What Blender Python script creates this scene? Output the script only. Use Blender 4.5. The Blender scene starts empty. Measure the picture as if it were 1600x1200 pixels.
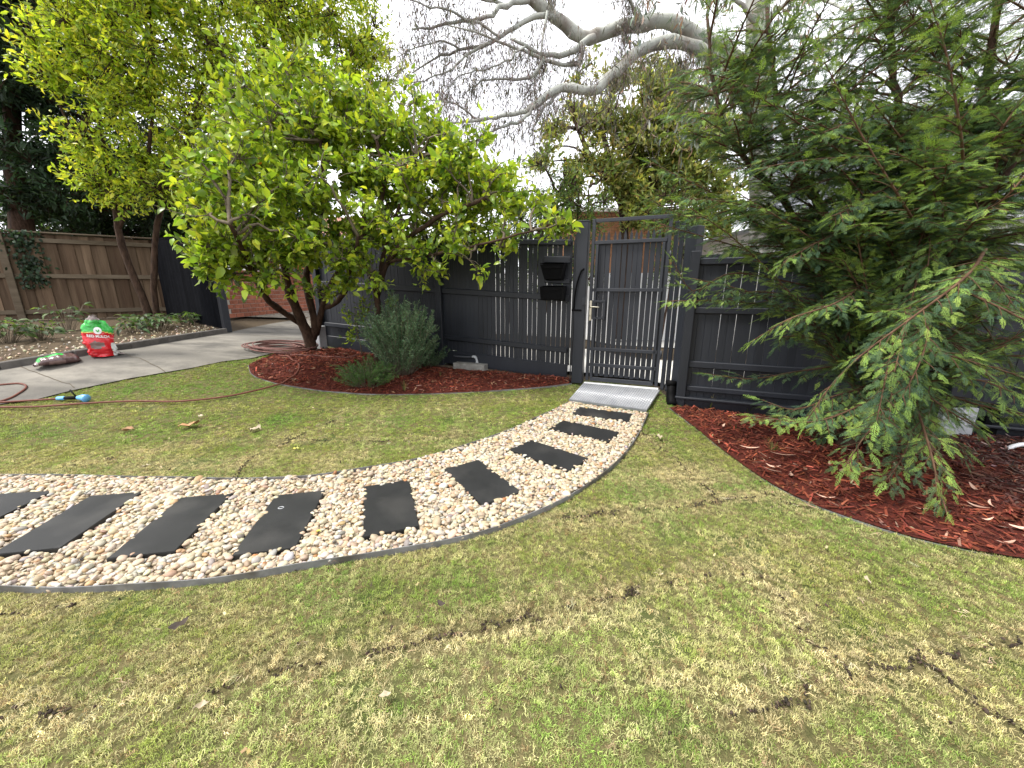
import bpy, bmesh, math, random
import numpy as np
from mathutils import Vector, Matrix
from mathutils.geometry import delaunay_2d_cdt

S = bpy.context.scene
C = S.collection
rng = np.random.default_rng(7)
random.seed(7)

# ---------------------------------------------------------------- camera, sky, sun, exposure
EYE, PITCH, FPX = 1.35, math.radians(13.8), 601.0
cd = bpy.data.cameras.new('camera'); cam = bpy.data.objects.new('camera', cd); C.objects.link(cam)
cam.location = (0, 0, EYE); cam.rotation_euler = (math.radians(90) - PITCH, 0, 0)
cd.sensor_fit = 'HORIZONTAL'; cd.sensor_width = 36; cd.lens = 36 * FPX / 1600
cd.clip_start = 0.05; cd.clip_end = 600
S.camera = cam

SUN_EL, SUN_AZ = math.radians(60), math.radians(-105)     # azimuth measured from +Y, negative to the left
w = bpy.data.worlds.new('World'); S.world = w; w.use_nodes = True
nt = w.node_tree; nt.nodes.clear()
sky = nt.nodes.new('ShaderNodeTexSky'); sky.sky_type = 'NISHITA'; sky.sun_disc = False
sky.sun_elevation = SUN_EL; sky.sun_rotation = SUN_AZ; sky.dust_density = 3.0
tc = nt.nodes.new('ShaderNodeTexCoord')
cn = nt.nodes.new('ShaderNodeTexNoise'); cn.inputs['Scale'].default_value = 2.2; cn.inputs['Detail'].default_value = 5
cr = nt.nodes.new('ShaderNodeMapRange'); cr.inputs['From Min'].default_value = .3; cr.inputs['From Max'].default_value = .7
cr.inputs['To Min'].default_value = 8.0; cr.inputs['To Max'].default_value = 11.0
cc = nt.nodes.new('ShaderNodeVectorMath'); cc.operation = 'SCALE'; cc.inputs[0].default_value = (.985, .985, 1.03)
mx = nt.nodes.new('ShaderNodeMix'); mx.data_type = 'RGBA'; mx.inputs['Factor'].default_value = .88   # a closed cloud deck over the blue
bg = nt.nodes.new('ShaderNodeBackground'); bg.inputs['Strength'].default_value = .1
wo = nt.nodes.new('ShaderNodeOutputWorld')
L_ = nt.links.new
L_(tc.outputs['Generated'], cn.inputs['Vector']); L_(cn.outputs['Fac'], cr.inputs['Value']); L_(cr.outputs['Result'], cc.inputs['Scale'])
L_(sky.outputs['Color'], mx.inputs['A']); L_(cc.outputs['Vector'], mx.inputs['B']); L_(mx.outputs['Result'], bg.inputs['Color']); L_(bg.outputs['Background'], wo.inputs['Surface'])

sd = bpy.data.lights.new('sun', 'SUN'); sd.energy = 2.3; sd.angle = math.radians(11); sd.color = (1, .96, .88)
so = bpy.data.objects.new('sun', sd); C.objects.link(so)
sdir = Vector((math.sin(SUN_AZ) * math.cos(SUN_EL), math.cos(SUN_AZ) * math.cos(SUN_EL), math.sin(SUN_EL)))
so.rotation_euler = sdir.to_track_quat('Z', 'Y').to_euler(); so.location = sdir * 30
S.view_settings.view_transform = 'Standard'; S.view_settings.look = 'None'
S.view_settings.exposure = 1.36; S.view_settings.gamma = 1; S.view_settings.use_curve_mapping = False

# ---------------------------------------------------------------- survey: photograph rays onto the terrain
def sstep(a, b, x):
    t = np.clip((np.asarray(x, float) - a) / (b - a), 0, 1); return t * t * (3 - 2 * t)
def T(x, y):
    x = np.asarray(x, float); y = np.asarray(y, float)
    a = np.maximum(-x - 1.5, 0)
    z = .55 * (1 - np.exp(-a / 4)) * sstep(2.6, 5.5, y) * (1 + .05 * np.clip(y - 6, 0, 6))
    z = z + .09 * sstep(4.5, 5.5, y + .4 * np.clip(x - 1, 0, 2)) * (1 - sstep(1.9, 2.6, x))
    return z - .05 * sstep(1.7, 2.3, x) * sstep(2.8, 4.2, y)
def ray(x, y):
    u = (x - 800) / FPX; v = -(y - 600) / FPX
    return np.array([u, math.cos(PITCH) + v * math.sin(PITCH), -math.sin(PITCH) + v * math.cos(PITCH)])
def G(px, py, off=0.0):
    r = ray(px, py); z = 0.0
    for _ in range(40):
        p = r * ((z - EYE) / r[2]); z = .5 * z + .5 * (float(T(p[0], p[1])) + off)
    p = r * ((z - EYE) / r[2])
    return np.array([p[0], p[1], z])
def at(px, py, Y):
    r = ray(px, py); return np.array([0, 0, EYE]) + r * (Y / r[1])

# ---------------------------------------------------------------- mesh helpers
def mesh_np(name, V, Fs, mats=(), smooth=False, col=None, mi=None):
    """V (n,3); Fs list of int arrays (m,k)."""
    me = bpy.data.meshes.new(name)
    V = np.asarray(V, np.float32).reshape(-1, 3)
    Fs = [np.asarray(f, np.int32) for f in Fs if len(f)]
    me.vertices.add(len(V)); me.vertices.foreach_set('co', V.ravel())
    lv = np.concatenate([f.ravel() for f in Fs]); tot = np.concatenate([np.full(len(f), f.shape[1], np.int32) for f in Fs])
    st = np.concatenate([[0], np.cumsum(tot)[:-1]]).astype(np.int32)
    me.loops.add(len(lv)); me.loops.foreach_set('vertex_index', lv)
    me.polygons.add(len(tot)); me.polygons.foreach_set('loop_start', st)
    try: me.polygons.foreach_set('loop_total', tot)
    except Exception: pass
    for m in mats: me.materials.append(m)
    if mi is not None: me.polygons.foreach_set('material_index', np.asarray(mi, np.int32))
    me.polygons.foreach_set('use_smooth', np.full(len(tot), bool(smooth)))
    if col is not None:
        a = me.attributes.new('tint', 'FLOAT_COLOR', 'POINT')
        c = np.ones((len(V), 4), np.float32); c[:, :3] = col; a.data.foreach_set('color', c.ravel())
    me.update(calc_edges=True); me.validate()
    return me

class MB:
    def __init__(s): s.V = []; s.F = {}; s.n = 0; s.c = []
    def add(s, V, Fs, col=None):
        V = np.asarray(V, float).reshape(-1, 3)
        for f in Fs:
            f = np.asarray(f, int)
            if len(f): s.F.setdefault(f.shape[1], []).append(f + s.n)
        s.V.append(V); s.n += len(V)
        s.c.append(np.broadcast_to(np.array(col if col is not None else (1, 1, 1), float), (len(V), 3)))
        return s
    def mesh(s, name, mats, smooth=False, org=(0, 0, 0), color=False):
        V = np.concatenate(s.V) - np.asarray(org, float)
        return mesh_np(name, V, [np.concatenate(f) for f in s.F.values()], mats, smooth, np.concatenate(s.c) if color else None)

def wloc(o):
    v = Vector((0, 0, 0))
    while o is not None: v = v + o.location; o = o.parent
    return np.array(v)
def setp(o, label=None, cat=None, group=None, kind=None):
    for k, v in (('label', label), ('category', cat), ('group', group), ('kind', kind)):
        if v: o[k] = v
    return o
def link(name, me, parent=None, **k):
    o = bpy.data.objects.new(name, me); C.objects.link(o); o.parent = parent
    return setp(o, **k)
def thing(name, label, cat, loc, group=None, rz=0):
    o = link(name, None, None, label=label, cat=cat, group=group); o.location = [float(a) for a in loc]; o.rotation_euler = (0, 0, rz)
    o.empty_display_size = .1; return o
def part(name, mb, mat, parent=None, smooth=False, color=False, **k):
    """a mesh given in world coordinates (or local ones when the parent is turned)"""
    return link(name, mb.mesh(name, mat if isinstance(mat, (list, tuple)) else [mat], smooth, wloc(parent) if parent is not None else (0, 0, 0), color), parent, **k)

def box(c, s, R=None):
    h = np.array(s) / 2
    V = np.array([[x, y, z] for z in (-1, 1) for y in (-1, 1) for x in (-1, 1)]) * h
    if R is not None: V = V @ np.asarray(R).T
    return V + np.array(c), [np.array([[0, 2, 3, 1], [4, 5, 7, 6], [0, 1, 5, 4], [2, 6, 7, 3], [0, 4, 6, 2], [1, 3, 7, 5]])]
def frame(d, up=(0, 0, 1)):
    d = np.array(d, float); d /= np.linalg.norm(d); s = np.cross(d, up); n = np.linalg.norm(s)
    s = s / n if n > 1e-6 else np.array([1., 0, 0]); return d, s, np.cross(s, d)
def bevbox(c, s, R=None, b=.004):
    """box with chamfered edges"""
    h = np.array(s) / 2; b = min(b, h.min() * .8)
    bm = bmesh.new(); bmesh.ops.create_cube(bm, size=1)
    for v in bm.verts: v.co = Vector((v.co.x * 2 * h[0], v.co.y * 2 * h[1], v.co.z * 2 * h[2]))
    bmesh.ops.bevel(bm, geom=bm.edges[:], offset=b, segments=1, affect='EDGES', profile=.5)
    bm.verts.index_update(); V = np.array([v.co[:] for v in bm.verts]); fs = {}
    for f in bm.faces: fs.setdefault(len(f.verts), []).append([v.index for v in f.verts])
    bm.free()
    if R is not None: V = V @ np.asarray(R).T
    return V + np.array(c), [np.array(f) for f in fs.values()]
def bar(p0, p1, wd, dp, up=(0, 0, 1), b=.004):
    """beam from p0 to p1; wd across, dp along up"""
    p0, p1 = np.array(p0, float), np.array(p1, float); d, s, u = frame(p1 - p0, up)
    return bevbox((p0 + p1) / 2, (np.linalg.norm(p1 - p0), wd, dp), np.stack([d, s, u], 1), b)
def tube(P, R, k=6, cap=True):
    P = np.asarray(P, float); n = len(P); R = np.broadcast_to(np.asarray(R, float), (n,))
    t = np.gradient(P, axis=0); t /= np.linalg.norm(t, axis=1)[:, None] + 1e-9
    a = np.array([0, 0, 1.]) if abs(t[0][2]) < .9 else np.array([1., 0, 0])
    V = np.zeros((n, k, 3)); an = np.arange(k) * 2 * np.pi / k
    for i in range(n):
        s = np.cross(t[i], a); s /= np.linalg.norm(s) + 1e-9; u = np.cross(s, t[i]); a = u
        V[i] = P[i] + R[i] * (np.cos(an)[:, None] * s + np.sin(an)[:, None] * u)
    i = np.arange(n - 1)[:, None] * k; j = np.arange(k)[None]; j2 = (j + 1) % k
    F = np.stack([i + j, i + j2, i + k + j2, i + k + j], -1).reshape(-1, 4)
    fs = [F]
    if cap: fs.append(np.array([list(range(k))[::-1], [(n - 1) * k + q for q in range(k)]]))
    return V.reshape(-1, 3), fs
def smooth_path(P, n):
    P = np.asarray(P, float); d = np.concatenate([[0], np.cumsum(np.linalg.norm(np.diff(P, axis=0), axis=1))])
    m = np.gradient(P, d, axis=0); t = np.linspace(0, d[-1], n); i = np.clip(np.searchsorted(d, t, 'right') - 1, 0, len(P) - 2)
    h = (d[i + 1] - d[i])[:, None]; u = ((t - d[i])[:, None]) / h
    return (2*u**3-3*u**2+1)*P[i] + (u**3-2*u**2+u)*h*m[i] + (-2*u**3+3*u**2)*P[i+1] + (u**3-u**2)*h*m[i+1]
def inpoly(x, y, poly):
    x = np.asarray(x); y = np.asarray(y); ins = np.zeros(x.shape, bool); n = len(poly)
    for i in range(n):
        x0, y0 = poly[i][:2]; x1, y1 = poly[(i + 1) % n][:2]
        if y0 == y1: continue
        c = ((y0 > y) != (y1 > y)) & (x < (x1 - x0) * (y - y0) / (y1 - y0) + x0); ins ^= c
    return ins
def segdist(x, y, P):
    """distance from points to a polyline"""
    best = np.full(np.shape(x), 1e9)
    for a, b in zip(P[:-1], P[1:]):
        dx, dy = b[0] - a[0], b[1] - a[1]; t = np.clip(((x - a[0]) * dx + (y - a[1]) * dy) / (dx * dx + dy * dy + 1e-12), 0, 1)
        best = np.minimum(best, np.hypot(x - a[0] - t * dx, y - a[1] - t * dy))
    return best
def unit(v): return v / (np.linalg.norm(v, axis=-1, keepdims=True) + 1e-9)
def randdir(n):
    v = rng.normal(size=(n, 3)); return unit(v)
_nk = [(rng.normal(size=3), rng.uniform(0, 6.28)) for _ in range(14)]
def noise3(P, sc=1.0):
    P = np.asarray(P, float) * sc; o = np.zeros(P.shape[:-1])
    for k, (d, ph) in enumerate(_nk): o += np.sin(P @ (d * (1 + .18 * k)) * 2.2 + ph)
    return o / 3.7
def sheet(poly, step, zf):
    """triangulated ground patch inside a polygon"""
    poly = [tuple(map(float, p[:2])) for p in poly]; xs = [p[0] for p in poly]; ys = [p[1] for p in poly]
    dense = []
    for a, b in zip(poly, poly[1:] + poly[:1]):
        n = max(1, int(math.hypot(b[0] - a[0], b[1] - a[1]) / step))
        dense += [(a[0] + (b[0] - a[0]) * i / n, a[1] + (b[1] - a[1]) * i / n) for i in range(n)]
    gx, gy = np.meshgrid(np.arange(min(xs), max(xs), step), np.arange(min(ys), max(ys), step)); gx = gx.ravel(); gy = gy.ravel()
    m = inpoly(gx, gy, poly) & (segdist(gx, gy, poly + poly[:1]) > step * .45)
    pts = [Vector(p) for p in dense] + [Vector((a, b)) for a, b in zip(gx[m], gy[m])]
    nb = len(dense); r = delaunay_2d_cdt(pts, [], [list(range(nb))], 1, 1e-5)
    X = np.array([v[:] for v in r[0]]); F = np.array([f for f in r[2] if len(f) == 3])
    Z = zf(X[:, 0], X[:, 1])
    return np.column_stack([X, Z]), [F]

# ---------------------------------------------------------------- materials
def nodes(name):
    m = bpy.data.materials.new(name); m.use_nodes = True; n = m.node_tree.nodes; n.clear()
    o = n.new('ShaderNodeOutputMaterial'); p = n.new('ShaderNodeBsdfPrincipled'); m.node_tree.links.new(p.outputs[0], o.inputs[0])
    return m, m.node_tree, p, o
def pbr(name, c1, c2=None, scale=8, rough=.6, metal=0, bump=0, bscale=None, stretch=(1, 1, 1), rnd=0, c3=None, s3=1.5, spec=.5, detail=6, rlo=None, thr=(.35, .65)):
    m, t, p, o = nodes(name); N = t.nodes.new; L = t.links.new
    p.inputs['Roughness'].default_value = rough; p.inputs['Metallic'].default_value = metal; p.inputs['Specular IOR Level'].default_value = spec
    tc = N('ShaderNodeTexCoord'); mp = N('ShaderNodeMapping'); mp.inputs['Scale'].default_value = stretch
    L(tc.outputs['Object'], mp.inputs['Vector'])
    oi = N('ShaderNodeObjectInfo'); ad = N('ShaderNodeVectorMath'); ad.operation = 'MULTIPLY_ADD'
    L(oi.outputs['Random'], ad.inputs[0]); ad.inputs[1].default_value = (37, 53, 71) if rnd else (0, 0, 0); L(mp.outputs[0], ad.inputs[2])
    nz = N('ShaderNodeTexNoise'); nz.inputs['Scale'].default_value = scale; nz.inputs['Detail'].default_value = detail; nz.inputs['Roughness'].default_value = .65
    L(ad.outputs[0], nz.inputs['Vector'])
    mr = N('ShaderNodeMapRange'); mr.inputs['From Min'].default_value = thr[0]; mr.inputs['From Max'].default_value = thr[1]; L(nz.outputs['Fac'], mr.inputs['Value'])
    mix = N('ShaderNodeMix'); mix.data_type = 'RGBA'; mix.inputs['A'].default_value = (*c1, 1); mix.inputs['B'].default_value = (*(c2 or c1), 1)
    L(mr.outputs['Result'], mix.inputs['Factor']); col = mix.outputs['Result']
    if c3:
        n3 = N('ShaderNodeTexNoise'); n3.inputs['Scale'].default_value = s3; n3.inputs['Detail'].default_value = 4; L(ad.outputs[0], n3.inputs['Vector'])
        m3 = N('ShaderNodeMapRange'); m3.inputs['From Min'].default_value = .5; m3.inputs['From Max'].default_value = .68; L(n3.outputs['Fac'], m3.inputs['Value'])
        x3 = N('ShaderNodeMix'); x3.data_type = 'RGBA'; L(m3.outputs['Result'], x3.inputs['Factor']); L(col, x3.inputs['A']); x3.inputs['B'].default_value = (*c3, 1); col = x3.outputs['Result']
    if rnd:
        r = N('ShaderNodeMapRange'); r.inputs['To Min'].default_value = 1 - rnd; r.inputs['To Max'].default_value = 1 + rnd; L(oi.outputs['Random'], r.inputs['Value'])
        h = N('ShaderNodeVectorMath'); h.operation = 'SCALE'; L(col, h.inputs[0]); L(r.outputs['Result'], h.inputs['Scale']); col = h.outputs[0]
    L(col, p.inputs['Base Color'])
    if rlo is not None:
        rr = N('ShaderNodeMapRange'); rr.inputs['To Min'].default_value = rlo; rr.inputs['To Max'].default_value = rough; L(nz.outputs['Fac'], rr.inputs['Value']); L(rr.outputs['Result'], p.inputs['Roughness'])
    if bump:
        nb = N('ShaderNodeTexNoise'); nb.inputs['Scale'].default_value = bscale or scale * 3; nb.inputs['Detail'].default_value = 8; L(ad.outputs[0], nb.inputs['Vector'])
        b = N('ShaderNodeBump'); b.inputs['Strength'].default_value = bump; b.inputs['Distance'].default_value = .02; L(nb.outputs['Fac'], b.inputs['Height']); L(b.outputs[0], p.inputs['Normal'])
    return m
def leafmat(name, rough=.45, trans=.35, inst=False, spec=.4, gain=1.0):
    """colour comes from the per-leaf tint; light passes through the blade"""
    m, t, p, o = nodes(name); N = t.nodes.new; L = t.links.new
    a = N('ShaderNodeAttribute'); a.attribute_name = 'tint'; a.attribute_type = 'INSTANCER' if inst else 'GEOMETRY'
    p.inputs['Roughness'].default_value = rough; p.inputs['Specular IOR Level'].default_value = spec
    L(a.outputs['Color'], p.inputs['Base Color'])
    if trans:
        tr = N('ShaderNodeBsdfTranslucent'); g = N('ShaderNodeVectorMath'); g.operation = 'MULTIPLY'; g.inputs[1].default_value = (1.5 * gain, 1.45 * gain, .7 * gain)
        L(a.outputs['Color'], g.inputs[0]); L(g.outputs[0], tr.inputs['Color'])
        mx = N('ShaderNodeMixShader'); mx.inputs[0].default_value = trans; L(p.outputs[0], mx.inputs[1]); L(tr.outputs[0], mx.inputs[2]); L(mx.outputs[0], o.inputs[0])
    return m
def tintmat(name, rough=.6, inst=True, bump=0, bscale=60, spec=.4, var=.25, vscale=40):
    m, t, p, o = nodes(name); N = t.nodes.new; L = t.links.new
    a = N('ShaderNodeAttribute'); a.attribute_name = 'tint'; a.attribute_type = 'INSTANCER' if inst else 'OBJECT'
    if inst is None: a.attribute_type = 'OBJECT'
    p.inputs['Roughness'].default_value = rough; p.inputs['Specular IOR Level'].default_value = spec
    tc = N('ShaderNodeTexCoord'); nz = N('ShaderNodeTexNoise'); nz.inputs['Scale'].default_value = vscale; nz.inputs['Detail'].default_value = 5; L(tc.outputs['Object'], nz.inputs['Vector'])
    mr = N('ShaderNodeMapRange'); mr.inputs['From Min'].default_value = .3; mr.inputs['From Max'].default_value = .7; mr.inputs['To Min'].default_value = 1 - var; mr.inputs['To Max'].default_value = 1 + var * .6; L(nz.outputs['Fac'], mr.inputs['Value'])
    s = N('ShaderNodeVectorMath'); s.operation = 'SCALE'; L(a.outputs['Color'], s.inputs[0]); L(mr.outputs['Result'], s.inputs['Scale']); L(s.outputs[0], p.inputs['Base Color'])
    if bump:
        b = N('ShaderNodeBump'); b.inputs['Strength'].default_value = bump; b.inputs['Distance'].default_value = .004; n2 = N('ShaderNodeTexNoise'); n2.inputs['Scale'].default_value = bscale; L(tc.outputs['Object'], n2.inputs['Vector']); L(n2.outputs['Fac'], b.inputs['Height']); L(b.outputs[0], p.inputs['Normal'])
    return m

M = {}
M['soil'] = pbr('soil', (.05, .036, .022), (.09, .066, .04), 14, .95, bump=.6, spec=.2)
M['turf'] = pbr('turf_base', (.07, .07, .026), (.15, .125, .058), 30, .95, bump=.8, bscale=120, spec=.15, c3=(.055, .075, .02), s3=2.5)
M['pathbed'] = pbr('path_sand', (.12, .09, .06), (.3, .24, .17), 40, .95, bump=.6, spec=.2)
M['mulchbed'] = pbr('mulch_base', (.035, .008, .005), (.1, .018, .01), 60, .9, bump=.9, bscale=90, spec=.2)
M['drive'] = pbr('drive_concrete', (.085, .079, .07), (.2, .185, .158), 1.6, .85, bump=.25, bscale=40, c3=(.06, .056, .05), s3=.8, stretch=(1, 1.9, 1), spec=.3)
M['verge'] = pbr('verge_gravel', (.12, .11, .095), (.28, .25, .2), 25, .95, bump=.6, c3=(.1, .08, .055), s3=3)
M['footpath'] = pbr('footpath_concrete', (.42, .41, .38), (.55, .53, .49), 2, .9, bump=.2)
M['road'] = pbr('road_concrete', (.3, .3, .29), (.4, .39, .38), 40, .9, bump=.3)
M['kerb'] = pbr('kerb_timber', (.055, .05, .045), (.1, .09, .08), 6, .9, bump=.4)
M['paint'] = pbr('charcoal_paint', (.0115, .0135, .0185), (.016, .0185, .0245), 3.5, .5, bump=.12, bscale=26, stretch=(1, 1, .12), rnd=.14, spec=.4, rlo=.38)
M['gatesteel'] = pbr('charcoal_powder_coat', (.02, .0225, .0285), (.025, .028, .035), 5, .45, bump=.05, bscale=80, spec=.4)
M['black'] = pbr('black_plastic', (.003, .003, .0033), (.005, .005, .0055), 20, .6, spec=.06)
M['edging'] = pbr('galvanised_edging', (.14, .14, .142), (.24, .24, .24), 9, .55, metal=.4, bump=.05, c3=(.09, .08, .07), s3=5)
M['paver'] = pbr('charcoal_paver', (.009, .0095, .0095), (.0155, .016, .016), 5, .62, bump=.12, bscale=220, rnd=.22, c3=(.027, .0265, .025), s3=3.2, spec=.35, rlo=.5)
M['alu'] = pbr('tread_plate_aluminium', (.24, .25, .27), (.36, .37, .39), 7, .45, metal=.45, bump=.08, c3=(.34, .35, .37), s3=3)
M['sill'] = pbr('aluminium_sill', (.7, .7, .7), (.8, .8, .79), 8, .45, metal=.3)
M['brass'] = pbr('satin_nickel', (.5, .46, .36), (.62, .58, .46), 10, .3, metal=1)
M['paling'] = pbr('weathered_paling', (.07, .045, .028), (.155, .108, .07), 5, .9, bump=.45, bscale=22, stretch=(1, 1, .1), rnd=.34, c3=(.036, .02, .012), s3=.9, spec=.2)
M['palrail'] = pbr('weathered_rail', (.09, .07, .046), (.15, .12, .085), 6, .9, bump=.4, stretch=(.2, .2, 1), rnd=.12, spec=.2)
M['sleeper'] = pbr('grey_timber', (.17, .16, .14), (.3, .29, .26), 9, .9, bump=.4)
M['bark'] = pbr('dark_bark', (.024, .014, .009), (.075, .045, .03), 14, .9, bump=.8, bscale=40, stretch=(1, 1, .35), spec=.2)
M['twig'] = pbr('grey_brown_twig', (.08, .062, .042), (.15, .125, .09), 20, .85, spec=.2)
M['twig2'] = pbr('conifer_twig', (.06, .032, .018), (.13, .075, .045), 20, .85, spec=.2)
M['gumbark'] = pbr('smooth_gum_bark', (.26, .275, .25), (.42, .43, .385), 3, .75, bump=.25, bscale=14, c3=(.19, .165, .14), s3=2.4, spec=.25)
M['gumtwig'] = pbr('gum_twig', (.11, .08, .082), (.19, .15, .15), 8, .8, spec=.2)
M['brick'] = pbr('red_brick', (.22, .075, .045), (.32, .12, .075), 10, .9, bump=.4, rnd=.25, spec=.2)
M['brick2'] = pbr('orange_brick', (.4, .2, .11), (.52, .28, .17), 5, .9, bump=.4, rnd=.2, spec=.2)
M['mortar'] = pbr('mortar', (.3, .27, .23), (.38, .34, .3), 10, .95)
M['white'] = pbr('white_render', (.7, .7, .7), (.78, .78, .78), 3, .8, bump=.1)
M['greymetal'] = pbr('grey_corrugated_steel', (.26, .28, .31), (.34, .36, .39), 3, .5, metal=.2)
M['rooftile'] = pbr('roof_tile', (.2, .09, .06), (.27, .13, .09), 6, .85, bump=.3)
M['glass'] = pbr('window_glass', (.03, .035, .04), (.04, .045, .05), 2, .08)
M['hose'] = pbr('hose_rubber', (.09, .028, .018), (.14, .05, .034), 30, .6, spec=.25)
M['hose2'] = pbr('hose_dusty', (.11, .05, .042), (.19, .1, .085), 30, .7, spec=.2)
M['blue'] = pbr('nozzle_blue', (.12, .36, .66), (.15, .4, .7), 20, .4)
M['pvc'] = pbr('white_pvc', (.72, .72, .72), (.78, .78, .78), 10, .4)
M['greyplastic'] = pbr('grey_plastic', (.3, .31, .32), (.4, .41, .42), 10, .55)
M['leaf'] = leafmat('citrus_leaf', .33, .4)
M['leafdull'] = leafmat('tree_leaf', .55, .42)
M['conifer'] = leafmat('conifer_frond', .6, .25, inst=True, spec=.2); M['needle'] = leafmat('rosemary_needle', .6, .22, spec=.2)
M['gumleaf'] = leafmat('gum_leaf', .5, .25)
M['grass'] = leafmat('grass_blade', .6, .2, inst=True, spec=.2)
M['pebble'] = tintmat('river_pebble', .55, True, bump=.25, bscale=90)
M['chip'] = tintmat('mulch_chip', .8, True, spec=.2)
M['pebble_one'] = tintmat('river_pebble_single', .55, None, bump=.25, bscale=90)
M['dryleaf'] = pbr('dry_gum_leaf', (.36, .2, .14), (.5, .33, .25), 30, .7, rnd=.3)
M['brownleaf'] = pbr('brown_dry_leaf', (.26, .13, .055), (.36, .2, .1), 25, .7, rnd=.2)
M['fruit'] = pbr('citrus_fruit', (.75, .22, .015), (.8, .3, .02), 60, .4, bump=.1)
M['cable'] = pbr('black_cable', (.012, .012, .013), None, 5, .5)

# ---------------------------------------------------------------- scatter through geometry nodes (only for stuff)
def source(name, me):
    return bpy.data.objects.new(name, me)          # kept out of the scene; the scatter reads its mesh
def scatter(name, P, rot, scl, tint, srcs, parent=None, **k):
    n = len(P); me = bpy.data.meshes.new(name); me.vertices.add(n)
    me.vertices.foreach_set('co', np.asarray(P, np.float32).ravel())
    me.attributes.new('rot', 'FLOAT_VECTOR', 'POINT').data.foreach_set('vector', np.asarray(rot, np.float32).ravel())
    me.attributes.new('scl', 'FLOAT_VECTOR', 'POINT').data.foreach_set('vector', np.asarray(scl, np.float32).ravel())
    c = np.ones((n, 4), np.float32); c[:, :3] = tint
    me.attributes.new('tint', 'FLOAT_COLOR', 'POINT').data.foreach_set('color', c.ravel())
    me.attributes.new('pick', 'INT', 'POINT').data.foreach_set('value', rng.integers(0, len(srcs), n).astype(np.int32))
    o = link(name, me, parent, **k)
    g = bpy.data.node_groups.new(name + '_scatter', 'GeometryNodeTree'); N = g.nodes.new; L = g.links.new
    g.interface.new_socket('Geometry', in_out='INPUT', socket_type='NodeSocketGeometry'); g.interface.new_socket('Geometry', in_out='OUTPUT', socket_type='NodeSocketGeometry')
    gi = N('NodeGroupInput'); go = N('NodeGroupOutput'); ip = N('GeometryNodeInstanceOnPoints'); jn = N('GeometryNodeJoinGeometry')
    for s in srcs:
        oi = N('GeometryNodeObjectInfo'); oi.inputs['Object'].default_value = s; oi.inputs['As Instance'].default_value = True; L(oi.outputs['Geometry'], jn.inputs[0])
    def at_(nm, ty):
        a = N('GeometryNodeInputNamedAttribute'); a.data_type = ty; a.inputs['Name'].default_value = nm; return a.outputs['Attribute']
    e = N('FunctionNodeEulerToRotation'); L(at_('rot', 'FLOAT_VECTOR'), e.inputs[0])
    L(gi.outputs[0], ip.inputs['Points']); L(jn.outputs[0], ip.inputs['Instance']); ip.inputs['Pick Instance'].default_value = True
    L(at_('pick', 'INT'), ip.inputs['Instance Index']); L(e.outputs[0], ip.inputs['Rotation']); L(at_('scl', 'FLOAT_VECTOR'), ip.inputs['Scale'])
    L(ip.outputs[0], go.inputs[0])
    md = o.modifiers.new('scatter', 'NODES'); md.node_group = g
    return o
def palette(n, cols, wts, jit=.15):
    cols = np.array(cols, float); i = rng.choice(len(cols), n, p=np.array(wts) / np.sum(wts))
    return cols[i] * np.exp(rng.normal(0, jit, (n, 1))) * np.exp(rng.normal(0, jit * .3, (n, 3)))

# ================================================================ GROUND
FU = np.array([-.9285, .3714, 0])                     # along the street fence, to the left
FN = np.array([-.3714, -.9285, 0])                    # towards the garden
FA = np.array([.885, 5.45, 0])                        # left fence, at the gate post
GA = np.array([1.02, 5.19, 0]); GB = np.array([1.89, 4.842, 0])   # gate hinge line
RA = np.array([2.03, 4.47, 0])                        # right fence, at the gate
def fz(s): return .075 + .05 * s                      # base of the left fence
_ra0, _ra1 = G(889, 628), G(1010, 645)
RAMP = [tuple((GA - .02 * FU * 0 + FN * .06)[:2]), tuple((GB + FN * .06)[:2]), tuple(_ra1[:2]), tuple(_ra0[:2])]
def beyond(x, y):
    left = (np.asarray(x) - FA[0]) * FN[0] + (np.asarray(y) - FA[1]) * FN[1]
    right = (np.asarray(x) - RA[0]) * FN[0] + (np.asarray(y) - RA[1]) * FN[1]
    return np.where(np.asarray(x) < 1.95, left, right)     # positive: on the garden side

xs = np.concatenate([np.linspace(-300, -16, 14), np.arange(-15.5, 14, .5), np.linspace(15, 300, 14)])
ys = np.concatenate([np.linspace(-300, -4, 10), np.arange(-3.5, 24, .5), np.linspace(25, 400, 16)])
X, Y = np.meshgrid(xs, ys); Z = T(np.clip(X, -20, 20), np.clip(Y, -5, 24)) - .05
i = (np.arange(len(ys) - 1)[:, None] * len(xs) + np.arange(len(xs) - 1)[None]).ravel()
GF = np.stack([i, i + 1, i + 1 + len(xs), i + len(xs)], 1)
link('ground', mesh_np('ground', np.stack([X, Y, Z], -1).reshape(-1, 3), [GF], [M['soil']], True), kind='structure')

inner_px = [(0, 745), (120, 747), (240, 750), (360, 752), (450, 750), (530, 742), (620, 727), (700, 708), (750, 692), (800, 673), (850, 650), (888, 631)]
outer_px = [(0, 925), (100, 926), (180, 924), (250, 920), (400, 903), (500, 885), (600, 868), (700, 850), (780, 828), (850, 800), (910, 766), (960, 730), (985, 700), (1000, 675), (1013, 648)]
inner = np.array([G(*p) for p in inner_px]); outer = np.array([G(*p) for p in outer_px])
inner = np.vstack([[-6.2, 2.5, 0], [-5.0, 2.58, 0], inner]); outer = np.vstack([[-6.2, 1.75, 0], [-4.2, 1.6, 0], outer])
NP_ = 90
inner = smooth_path(inner, NP_); outer = smooth_path(outer, NP_)
path_poly = [tuple(p[:2]) for p in inner] + [tuple(p[:2]) for p in outer[::-1]]

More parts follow.
